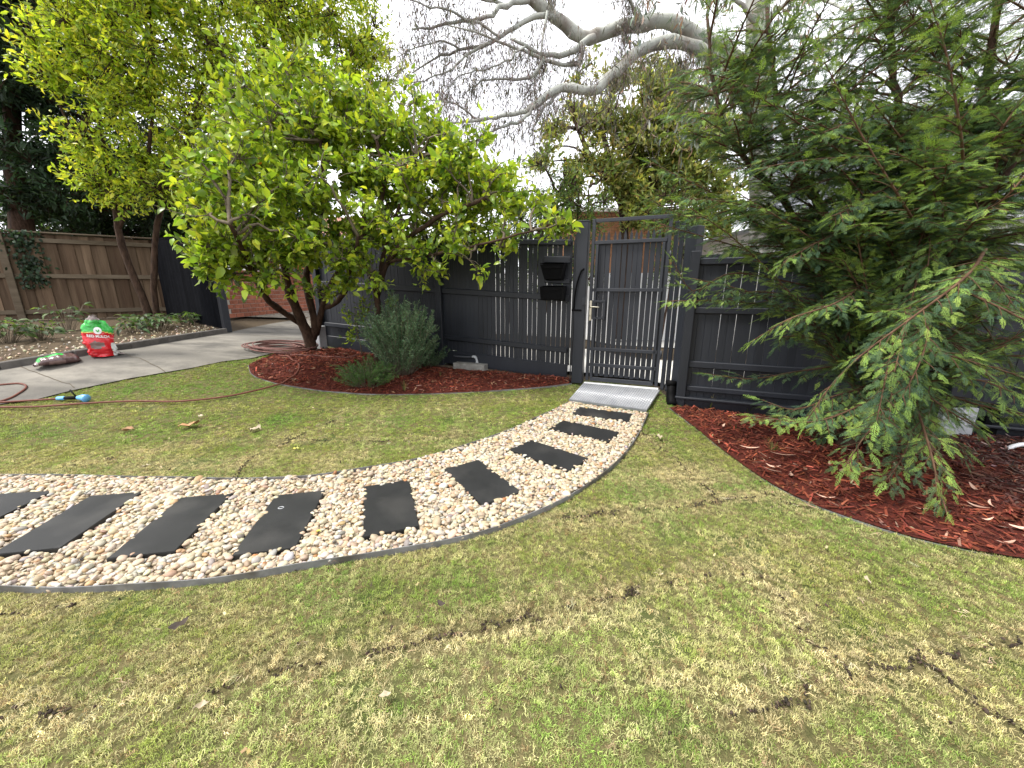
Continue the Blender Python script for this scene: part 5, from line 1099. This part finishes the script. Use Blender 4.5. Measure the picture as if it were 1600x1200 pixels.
# --- rosemary
def bush(name, label, base, stems, hgt, spread, nl, L, W, cols, wts, lean=None, group=None, up=.75):
    t = thing(name, label, 'shrub' if 'tuft' not in name else 'plant', base, group); mb = MB(); P_, D_ = [], []
    for _ in range(stems):
        a = rng.uniform(0, 6.28); r = rng.random() ** .5; b = base + np.array([math.cos(a), math.sin(a), 0]) * r * spread * .35; h = hgt * rng.uniform(.5, 1.05) * (1 - .35 * r); e = b + np.array([math.cos(a), math.sin(a), 0]) * r * spread * rng.uniform(.7, 1.2) + UP * h + (lean if lean is not None else 0)
        q = curve(b, e, UP * h * .1 + rng.normal(0, .03, 3), 6); mb.add(*tube(q, np.linspace(.006, .002, 6), 3, False)); tt = np.sort(rng.uniform(.2, 1, nl)) * 5
        for x in tt:
            i = min(4, int(x)); P_.append(q[i] + (q[i + 1] - q[i]) * (x - i)); D_.append(unit(q[i + 1] - q[i]) * up + unit(rng.normal(0, 1, 3)) * .8)
    part('stems', mb, M['twig'], t, True); n = len(P_); Ls = L * np.exp(rng.normal(0, .2, n))
    leafmesh('foliage', (np.array(P_), np.array(D_), randdir(n), Ls, Ls * W, palette(n, cols, wts, .18)), M['needle'], t, 'four', .05, .1, kind='stuff'); return t
ROS = [(.095, .165, .085), (.13, .21, .11), (.065, .12, .06), (.19, .26, .155)]
rb_ = G(628, 588); bush('rosemary_bush', 'tall upright grey green rosemary bush in the left mulch bed', rb_, 300, 1.3, .44, 150, .04, .17, ROS, [4, 4, 3, 1.5])
rb2 = G(672, 572); bush('rosemary_bush', 'lower spreading rosemary branches right of the tall rosemary', rb2, 130, .55, .5, 120, .036, .16, ROS, [4, 4, 3, 1.5])
rb3 = G(575, 603); bush('groundcover_bush', 'low bright green shrub at the front foot of the tall rosemary', rb3, 120, .42, .34, 100, .03, .15, [(.05, .11, .028), (.075, .15, .035), (.035, .075, .022)], [3, 3, 2])
# --- grassy tufts and leafy plants
def straptuft(name, label, base, n, L, W, cols, group=None, fl=.5, cat='plant'):
    t = thing(name, label, cat, base, group); mb = MB()
    for k in range(n):
        a = rng.uniform(0, 6.28); d = np.array([math.cos(a), math.sin(a), 0]); l0 = L * rng.uniform(.55, 1.1); q = curve(base + d * .01, base + d * l0 * fl * rng.uniform(.3, 1.2) + UP * l0 * rng.uniform(.5, .9), UP * l0 * .18, 5); sd = np.cross(d, UP) * W * .5; ws = [1, .95, .8, .5, .06]
        V = np.concatenate([[p - sd * w_, p + sd * w_] for p, w_ in zip(q, ws)]); mb.add(V, [np.array([[2 * i, 2 * i + 1, 2 * i + 3, 2 * i + 2] for i in range(4)])], palette(1, cols, [1] * len(cols), .2)[0])
    part('leaves', mb, M['leafdull'], t, True, True); return t
LOM = [(.09, .12, .03), (.13, .16, .045), (.06, .085, .025), (.25, .21, .09)]
for (px, py, n, L, lab) in [(1207, 712, 26, .2, 'largest grassy tuft on the red mulch, beside fallen gum leaves'), (1150, 680, 16, .16, 'small grassy tuft on the red mulch midway to the fence'), (1108, 642, 10, .3, 'tall thin grassy shoot close to the right fence'), (1168, 648, 8, .18, 'sparse grass shoot at the foot of the right fence'), (632, 613, 9, .22, 'pale strappy shoot at the front edge of the left mulch bed'), (688, 592, 8, .13, 'small weed on the mulch right of the rosemary'), (735, 590, 9, .1, 'small weed on the mulch near the timber sleeper'), (505, 590, 10, .12, 'small weed on the mulch left of the rosemary'), (415, 577, 8, .1, 'small weed on the mulch by the coiled hose'), (790, 583, 8, .1, 'little green plant against the fence plinth')]:
    straptuft('grass_tuft', lab, G(px, py), n, L, .006, LOM)
def leafy(label, base, n, L, W, hgt, cols, cat='plant', name='leafy_plant', sp=.3):
    t = thing(name, label, cat, base); mb = MB(); P_, D_ = [], []
    for k in range(n):
        a = rng.uniform(0, 6.28); r = sp * rng.random() ** .5; h = hgt * rng.uniform(.4, 1); e = base + np.array([math.cos(a) * r, math.sin(a) * r, h]); mb.add(*tube(curve(base + (e - base) * [.3, .3, 0], e, UP * .03, 4), .003, 3, False)); P_.append(e); D_.append([math.cos(a), math.sin(a), rng.normal(-.1, .35)])
    part('stems', mb, M['twig'], t); m = len(P_); Ls = L * rng.uniform(.6, 1.2, m); leafmesh('leaves', (np.array(P_), np.array(D_), UP + rng.normal(0, .4, (m, 3)), Ls, Ls * W, palette(m, cols, [1] * len(cols), .2)), M['leafdull'], t, 'six', .25, kind='stuff')
PLT = [(.045, .085, .03), (.07, .125, .04), (.035, .06, .022), (.1, .15, .05)]
for px, py, n, h, lab in [(12, 536, 60, .35, 'broad leaved green plant at the left picture edge under the timber fence'), (62, 532, 55, .3, 'broad leaved plant under the fence, behind the lying mulch bag'), (105, 518, 40, .5, 'strappy plant at the foot of the timber fence post'), (228, 515, 70, .3, 'leafy plant right of the standing mulch bag'), (252, 517, 50, .28, 'leafy plant below the thin citrus stems'), (292, 508, 50, .26, 'small leafy plant near the open driveway gate'), (318, 505, 40, .24, 'leafy plant touching the dark driveway gate'), (205, 522, 30, .22, 'small yellowish plant by the standing mulch bag')]:
    leafy(lab, G(px, py, .02), n, .15, .4, h, PLT, sp=.32)
# creeper on the timber fence
iv = thing('creeper', 'dark creeper hanging down the timber fence beside its post', 'creeper', PA + pd_ * 2.35 + pn * .06 + UP * (pz(2.35) + .5)); n = 420; s_ = 2.3 + rng.normal(0, .14, n); zz = pz(2.35) + 1.95 - rng.random(n) ** 1.3 * 1.2
Pi = PA + pd_ * s_[:, None] + pn * rng.uniform(.03, .14, n)[:, None]; Pi[:, 2] = zz; Ls = rng.uniform(.05, .1, n)
leafmesh('leaves', (Pi, np.array([0, 0, -1.]) + rng.normal(0, .5, (n, 3)), pn + rng.normal(0, .4, (n, 3)), Ls, Ls * .6, palette(n, DK, [3, 3, 1, 3], .2)), M['leafdull'], iv, 'six', kind='stuff')
# flowers over the low brick wall
for (px, py, cols, lab) in [(418, 412, [(.75, .12, .3), (.8, .3, .45)], 'pink flowering shrub above the low brick wall'), (458, 415, [(.75, .14, .05), (.85, .28, .1)], 'orange red flowering shrub at the right of the low brick wall')]:
    c = at(px, py, float(W1[1]) + .45); b = np.array([c[0], c[1], float(T(c[0], c[1]))]); t = thing('flowering_shrub', lab, 'shrub', b); mb = MB(); tips = tips_in([(c, .42), (c - UP * .4, .5)], 90, .3); dirs = grow(mb, [np.array(curve(b, c, [0, 0, 0], 6))], tips, 10, .01, .005); part('stems', mb, M['twig'], t)
    leafmesh('foliage', cluster_leaves(tips, dirs, 5, .07, .45, .03, GRN, [1] * 4), M['leafdull'], t, 'four', kind='stuff'); m = tips[:, 2] > c[2] - .05; fl = cluster_leaves(tips[m], dirs[m], 6, .085, .8, .03, cols, [1, 1]); leafmesh('flowers', fl, M['leafdull'], t, 'four', kind='stuff')

# ================================================================ SMALL THINGS
# hose
def gpath(L, off=.012, n=60, rad=0): 
    P = np.array([G(a, b, off) for a, b in L]); P = smooth_path(P, n); P[:, 2] = T(P[:, 0], P[:, 1]) + off; return P
hs = thing('garden_hose', 'brown red garden hose coiled by the lemon trunks and trailing across the lawn', 'hose', G(200, 629))
inb = lambda P: np.where(inpoly(P[:, 0], P[:, 1], lb_poly), lb_z(P[:, 0], P[:, 1]) - T(P[:, 0], P[:, 1]), .012)
h1 = gpath([(-60, 641), (0, 638), (60, 637), (130, 632), (200, 628.5), (290, 628), (360, 620), (410, 609), (450, 596), (468, 582), (462, 570), (448, 561), (436, 556)], .018, 90); h1[:, 2] += inb(h1); part('hose_line', MB().add(*tube(h1, .0105, 7)), M['hose'], hs, True)
h2 = gpath([(440, 558), (470, 559), (505, 562), (540, 563), (566, 558), (585, 548)], .014, 30); h2[:, 2] += inb(h2); part('hose_line', MB().add(*tube(h2, .0105, 6)), M['hose2'], hs, True)
h3 = gpath([(-40, 603), (0, 601), (28, 599), (41, 604), (30, 614), (10, 624), (0, 627), (-14, 629), (0, 628.5), (40, 626), (90, 623)], .022, 70); part('hose_line', MB().add(*tube(h3, .0105, 7)), M['hose'], hs, True)
cc_ = G(440, 548); co = []
for k in range(340):
    a = k / 340 * 2 * np.pi * 9.3; r = .44 + .07 * math.sin(a * .37 + 1) + .05 * math.sin(a * .81); co.append([cc_[0] + .1 * math.sin(a * .13) + r * math.cos(a), cc_[1] + .05 * math.cos(a * .21) + r * .8 * math.sin(a), 0])
co = np.array(co); co[:, 2] = T(co[:, 0], co[:, 1]) + .03 + .085 * np.linspace(0, 1, len(co)) + .012 * np.sin(np.arange(len(co)) * .21); part('coil', MB().add(*tube(co, .0105, 6)), M['hose2'], hs, True)
nz0 = G(90, 622.5, .03); nz1 = G(120, 621.5, .05); nd = unit(nz1 - nz0)
nzp = part('nozzle', MB().add(*tube([nz0, nz0 + nd * .07, nz0 + nd * .09], [.02, .022, .018], 10)), M['blue'], hs, True)
part('spray_head', MB().add(*tube([nz0 + nd * .24, nz0 + nd * .3, nz0 + nd * .335 - UP * .01, nz0 + nd * .345 - UP * .012], [.02, .034, .044, .04], 12)), M['blue'], nzp, True)
part('grip', MB().add(*tube([nz0 + nd * .09, nz0 + nd * .16, nz0 + nd * .24], [.018, .021, .019], 8)), M['black'], nzp, True)
part('trigger', MB().add(*tube([nz0 + nd * .22 + UP * .02, nz0 + nd * .15 + UP * .06 + [0, .03, 0], nz0 + nd * .1 + UP * .075 + [0, .06, 0]], .008, 6)), M['black'], nzp, True)
# mulch bags
def film(name, reg):
    m, t, p, o = nodes(name); N = t.nodes.new; L = t.links.new; p.inputs['Roughness'].default_value = .22; p.inputs['Specular IOR Level'].default_value = .6
    tc = N('ShaderNodeTexCoord'); nz = N('ShaderNodeTexNoise'); nz.inputs['Scale'].default_value = 9; nz.inputs['Detail'].default_value = 5; L(tc.outputs['Object'], nz.inputs['Vector'])
    b = N('ShaderNodeBump'); b.inputs['Strength'].default_value = .55; b.inputs['Distance'].default_value = .03; L(nz.outputs['Fac'], b.inputs['Height']); L(b.outputs[0], p.inputs['Normal']); p.inputs['Base Color'].default_value = (*reg, 1); return m
M['bagred'] = film('bag_red', (.55, .012, .02)); M['baggreen'] = film('bag_green', (.03, .36, .05)); M['bagclear'] = film('bag_clear_over_mulch', (.25, .2, .19)); M['baggold'] = film('bag_gold', (.6, .5, .12)); M['bagwin'] = film('bag_window_over_mulch', (.17, .11, .1)); M['bagwhite'] = film('bag_white', (.72, .74, .72))
bg0 = G(163, 556, .012); bf = unit(np.array([-bg0[0], -bg0[1], 0])); bs = np.array([-bf[1], bf[0], 0]); BA = math.atan2(bs[1], bs[0])
bag = thing('mulch_bag', 'standing red and green plastic mulch bag with white badge on the driveway', 'bag', bg0, None, BA); bag.scale = (.76, .85, .93)     # local x to the right, -y towards the camera
def bag_off(x, z):   # front surface depth of the bag at (x, z)
    w_ = np.interp(z, [0, .06, .18, .36, .46, .52, .57, .6], [.165, .185, .19, .19, .17, .11, .065, .045]); d_ = np.interp(z, [0, .06, .2, .4, .5, .56, .6], [.1, .125, .13, .105, .07, .045, .02])
    cx_ = np.interp(z, [0, .2, .4, .5, .6], [.0, -.01, -.0, -.012, -.03]); q = np.clip(np.abs(x - cx_) / w_, 0, 1); return d_ * (1 - q ** 2.6) ** .5, w_, cx_
nz_, na = 40, 40; V = []
for i_ in range(nz_ + 1):
    z = .6 * i_ / nz_; _, w_, cx_ = bag_off(0.0, z); d0 = bag_off(cx_, z)[0]
    for j in range(na):
        a = 2 * np.pi * j / na; ca, sa = math.cos(a), math.sin(a); x = cx_ + w_ * np.sign(ca) * abs(ca) ** .75; y = -d0 * np.sign(sa) * abs(sa) ** .75
        q = np.array([x, y, z]); k_ = .012 * noise3(q * [1, 1, .5], 8) + .008 * noise3(q + 4, 19) * (1 + 1.5 * (z < .1) + 1.5 * (z > .48)); x += k_ * ca; y -= k_ * sa
        V.append((x, y, max(0.002, z + .015 * noise3(q * [1, 1, 0], 6) * (z > .4))))
V = np.array(V); i_ = (np.arange(nz_)[:, None] * na + np.arange(na)[None]).ravel(); j2 = (np.arange(nz_)[:, None] * na + (np.arange(na)[None] + 1) % na).ravel(); F = np.stack([i_, j2, j2 + na, i_ + na], 1)
fc = V[F].mean(1); x, y, z = fc.T; front = y < .01; band = .375 - .32 * np.maximum(x - .02, 0)
mi = np.full(len(F), 0); mi[z > band - .008] = 3; mi[z > band + .006] = 1; mi[z > .535] = 2; mi[(x > .12) & (z < .2) & (z < .3)] = 5; win = front & (((x + .06) / .085) ** 2 + ((z - .175) / .06) ** 2 < 1); mi[win] = 4; mi[~front & (z < .5) & (np.abs(x) < .13)] = 2
link('film', mesh_np('film', V, [F], [M['bagred'], M['baggreen'], M['bagclear'], M['baggold'], M['bagwin'], M['bagwhite']], True, None, mi), bag)
# crumpled flap on the right foot
fl = []; 
for a in range(7):
    for b in range(4): fl.append((.15 + .035 * b + .01 * rng.normal(), -.06 + .02 * a + .015 * rng.normal(), .004 + max(0, .1 - .035 * b) * (1 - abs(a - 3) / 4.2) + .008 * rng.random()))
i_ = (np.arange(6)[:, None] * 4 + np.arange(3)[None]).ravel(); link('flap', mesh_np('flap', fl, [np.stack([i_, i_ + 1, i_ + 5, i_ + 4], 1)], [M['bagclear']], True), bag)
def proj_bag(X, Zz, off=.004): return np.stack([X, -bag_off(X, Zz)[0] - off, Zz], -1)
# badge
r_ = np.linspace(0, .052, 5); an = np.arange(20) * 2 * np.pi / 20; bx = np.concatenate([[0], (r_[1:, None] * np.cos(an)).ravel()]) - .005; bz = np.concatenate([[0], (r_[1:, None] * np.sin(an)).ravel()]) + .385
f3 = [[0, 1 + k, 1 + (k + 1) % 20] for k in range(20)]; f4 = [[1 + r * 20 + k, 21 + r * 20 + k, 21 + r * 20 + (k + 1) % 20, 1 + r * 20 + (k + 1) % 20] for r in range(3) for k in range(20)]
bd = link('badge', mesh_np('badge', proj_bag(bx, bz, .009), [np.array(f3), np.array(f4)], [M['bagwhite']], True), bag)
lf = np.array([(-.024, .002), (-.016, .018), (.0, -.004), (.013, .02), (.024, .004), (.008, -.022), (-.006, -.022)]); lx = lf[:, 0] - .005; lz_ = lf[:, 1] + .385
link('badge_print', mesh_np('badge_print', proj_bag(lx, lz_, .012), [np.array([[0, 2, 1], [2, 4, 3], [0, 6, 2], [2, 6, 5], [2, 5, 4]])], [M['baggreen']]), bd)
fcu = bpy.data.curves.new('lettering', 'FONT'); fcu.body = 'RED MULCH'; fcu.size = .05; fcu.align_x = 'CENTER'; fcu.offset = .0014; tmp = bpy.data.objects.new('tmp', fcu); C.objects.link(tmp); dg_ = bpy.context.evaluated_depsgraph_get(); tm = bpy.data.meshes.new_from_object(tmp.evaluated_get(dg_)); bpy.data.objects.remove(tmp)
co_ = np.zeros(len(tm.vertices) * 3, np.float32); tm.vertices.foreach_get('co', co_); co_ = co_.reshape(-1, 3); X_ = co_[:, 0] - .015; Z_ = co_[:, 1] + .285 - .12 * X_
tm.vertices.foreach_set('co', proj_bag(X_, Z_, .012).astype(np.float32).ravel()); tm.materials.clear(); tm.materials.append(M['bagwhite']); tm.name = 'lettering'; link('lettering', tm, bag)
# lying bag
lb0 = G(92, 569, .012); lyb = thing('mulch_bag', 'half empty clear and green mulch bag lying flat on the driveway', 'bag', lb0, None, BA + .25); lyb.scale = (.68, .95, 1.15)
nu_, nv_ = 26, 12; V = []
for a in range(nu_ + 1):
    u = a / nu_; xx = -.32 + .64 * u; hw = np.interp(u, [0, .06, .14, .5, .85, .95, 1], [.07, .055, .12, .17, .15, .07, .015]); hh = np.interp(u, [0, .06, .15, .5, .85, 1], [.03, .05, .09, .12, .1, .015])
    for b in range(nv_): an_ = 2 * np.pi * b / nv_; q = np.array([xx, hw * math.cos(an_), hh * .5 + hh * .55 * math.sin(an_)]); q += .008 * noise3(q[None] + 3, 9)[0] * np.array([.3, math.cos(an_), math.sin(an_)]); q[2] = max(.002, q[2]); V.append(q)
V = np.array(V); i_ = (np.arange(nu_)[:, None] * nv_ + np.arange(nv_)[None]).ravel(); j2 = (np.arange(nu_)[:, None] * nv_ + (np.arange(nv_)[None] + 1) % nv_).ravel(); F = np.stack([i_, j2, j2 + nv_, i_ + nv_], 1); fc = V[F].mean(1)
M['bagmulch'] = film('bag_film_over_dark_mulch', (.09, .05, .048)); mi = np.where(fc[:, 0] < -.27, 1, np.where((fc[:, 2] > .05) & (fc[:, 0] < .08) & (fc[:, 1] > -.08), 2, 0)); mi[(fc[:, 2] < .045) & (fc[:, 0] > -.15) & (fc[:, 0] < .05)] = 3
link('film', mesh_np('film', V, [F], [M['bagmulch'], M['bagclear'], film_g if False else M['baggreen'], M['bagwin']], True, None, mi), lyb)
# fallen leaves
def gumleaf(L, W, curl):
    n = 7; V = []
    for k in range(n):
        t = k / (n - 1); w_ = W * math.sin(math.pi * min(.98, t * .93 + .05)) ** .8 * .5; y0 = .18 * L * math.sin(t * 2.2) ; z = .006 + curl * (t - .5) ** 2 * L; V += [(t * L - L / 2, y0 - w_, z + w_ * .35), (t * L - L / 2, y0, z), (t * L - L / 2, y0 + w_, z + w_ * .35)]
    F = []
    for k in range(n - 1):
        for c in range(2): a = 3 * k + c; F.append([a, a + 3, a + 4, a + 1])
    return mesh_np('fallen_leaf', V, [np.array(F)], [M['dryleaf']], True)
glm = [gumleaf(.13, .022, .5), gumleaf(.1, .02, .8), gumleaf(.15, .02, .3), gumleaf(.085, .024, .6)]
def onbed(px, py):
    r = ray(px, py); p = G(px, py)
    for _ in range(6):
        z = float(rb_z(p[0], p[1]) if inpoly(p[0], p[1], rb_poly) else T(p[0], p[1])); p = r * ((z - EYE) / r[2]); p[2] = z
    return p
cz = lambda x, y: (1100 + x * .3125, 620 + y * .3125)
gl_named = {(450, 405): 'large pinkish gum leaf on the mulch just below the grassy tuft', (600, 508): 'long tan gum leaf lying on the lawn edge of the right mulch bed', (1500, 740): 'slim pale gum leaf on the mulch near the right picture edge, closest to the lawn', (980, 368): 'tan gum leaf half under the low conifer sprays', (1440, 555): 'olive tan gum leaf on dull brown mulch right of the hanging spray'}
for k, (a, b) in enumerate([(320, 318), (345, 355), (340, 375), (450, 405), (600, 508), (615, 345), (705, 392), (800, 375), (830, 378), (980, 368), (390, 298), (1365, 560), (1440, 555), (1400, 622), (1580, 655), (1500, 740), (1490, 670), (1065, 568), (225, 258), (100, 155), (1250, 400), (1330, 470), (760, 290), (520, 560)]):
    p = onbed(*cz(a, b)); o = link('fallen_leaf', glm[k % 4], label=gl_named.get((a, b), 'slender tan gum leaf lying loose on the red mulch under the conifer'), cat='leaf', group='fallen gum leaves on the right mulch bed'); o.location = p + [0, 0, .012]; o.rotation_euler = (rng.normal(0, .15), rng.normal(0, .15), rng.uniform(0, 6.28)); s_ = rng.uniform(.75, 1.25); o.scale = (s_, s_, s_)
def crumple(label, px, py, L, mat, name='dry_leaf'):
    n = 6; V = []; 
    for a in range(n):
        for b in range(n): u, v = a / 5 - .5, b / 5 - .5; q = np.array([u * L, v * L * .62 * max(.1, 1.1 - 1.9 * abs(u)) + .1 * L * math.sin(3 * u + px), .0]); q[2] = .012 + L * (.36 * noise3(q[None] / L * 1.2 + px, 1.8)[0] * .5 + .25 * v * v); V.append(q)
    i_ = (np.arange(5)[:, None] * 6 + np.arange(5)[None]).ravel(); o = link(name, mesh_np(name, V, [np.stack([i_, i_ + 6, i_ + 7, i_ + 1], 1)], [mat], True), label=label, cat='leaf'); p = G(px, py, .01); o.location = p + [0, 0, .012]; o.rotation_euler = (0, 0, rng.uniform(0, 6)); return o
M['paleleaf'] = pbr('pale_dry_leaf', (.3, .25, .17), (.38, .32, .22), 20, .7); M['darkbark'] = pbr('dark_bark_scrap', (.02, .014, .01), (.05, .034, .025), 20, .85); M['greenleaf'] = pbr('yellow_fallen_leaf', (.4, .42, .06), (.5, .46, .08), 20, .5)
crumple('large curled brown dry leaf on the far lawn above the path', 296, 668, .17, M['brownleaf']); crumple('small curled tan leaf on the lawn left of the large brown one', 200, 673, .09, M['brownleaf']); crumple('straw coloured dead runner on the lawn right of the brown leaf', 400, 673, .12, M['paleleaf']); crumple('pale leaf scrap just above the brown dry leaf', 315, 653, .06, M['paleleaf'])
crumple('pale dry leaf on the lawn near the path edge at its left', 229, 733, .06, M['paleleaf']); crumple('yellow green leaf on the far lawn beside a turf seam', 463, 704, .06, M['greenleaf']); crumple('pale bleached leaf on the near lawn toward the right bed', 1355, 914, .05, M['paleleaf']); crumple('tan leaf on the lawn strip between path end and red mulch', 1030, 686, .1, M['paleleaf']); crumple('dark bark scrap lying on the near lawn below the path', 281, 978, .07, M['darkbark'], 'bark_scrap'); crumple('grey dry leaf on the near lawn towards the picture bottom', 318, 1110, .05, M['paleleaf'])
crumple('yellow leaf lying on the pebbles between two pavers', 496, 836, .055, M['greenleaf']); crumple('small dark clod on the near lawn in the middle', 690, 950, .04, M['darkbark'], 'soil_clod'); crumple('pale leaf on the near lawn at the lower centre', 602, 1095, .04, M['paleleaf'])
# small litter in the turf
x, y = lawn_points(14, .8, 7.5, 9); n = len(x); s_ = rng.uniform(.006, .02, n)
scatter('leaf_litter', np.stack([x, y, T(x, y) + .022], 1), np.stack([rng.normal(0, .4, n), rng.normal(0, .4, n), rng.uniform(0, 6.28, n)], 1), np.stack([s_, s_ * 2.2, s_ * .5], 1), palette(n, [(.36, .29, .17), (.22, .15, .08), (.05, .035, .025), (.3, .28, .09)], [3, 3, 3, 1], .2), chips, kind='stuff')
# overhead wire
pa, pb_ = at(-60, -12, 9), at(420, 140, 13); link('overhead_wire', MB().add(*tube(curve(pa, pb_, -UP * .1, 16), .011, 5)).mesh('overhead_wire', [M['cable']], True), label='thin black overhead wire crossing the top left corner', cat='wire')
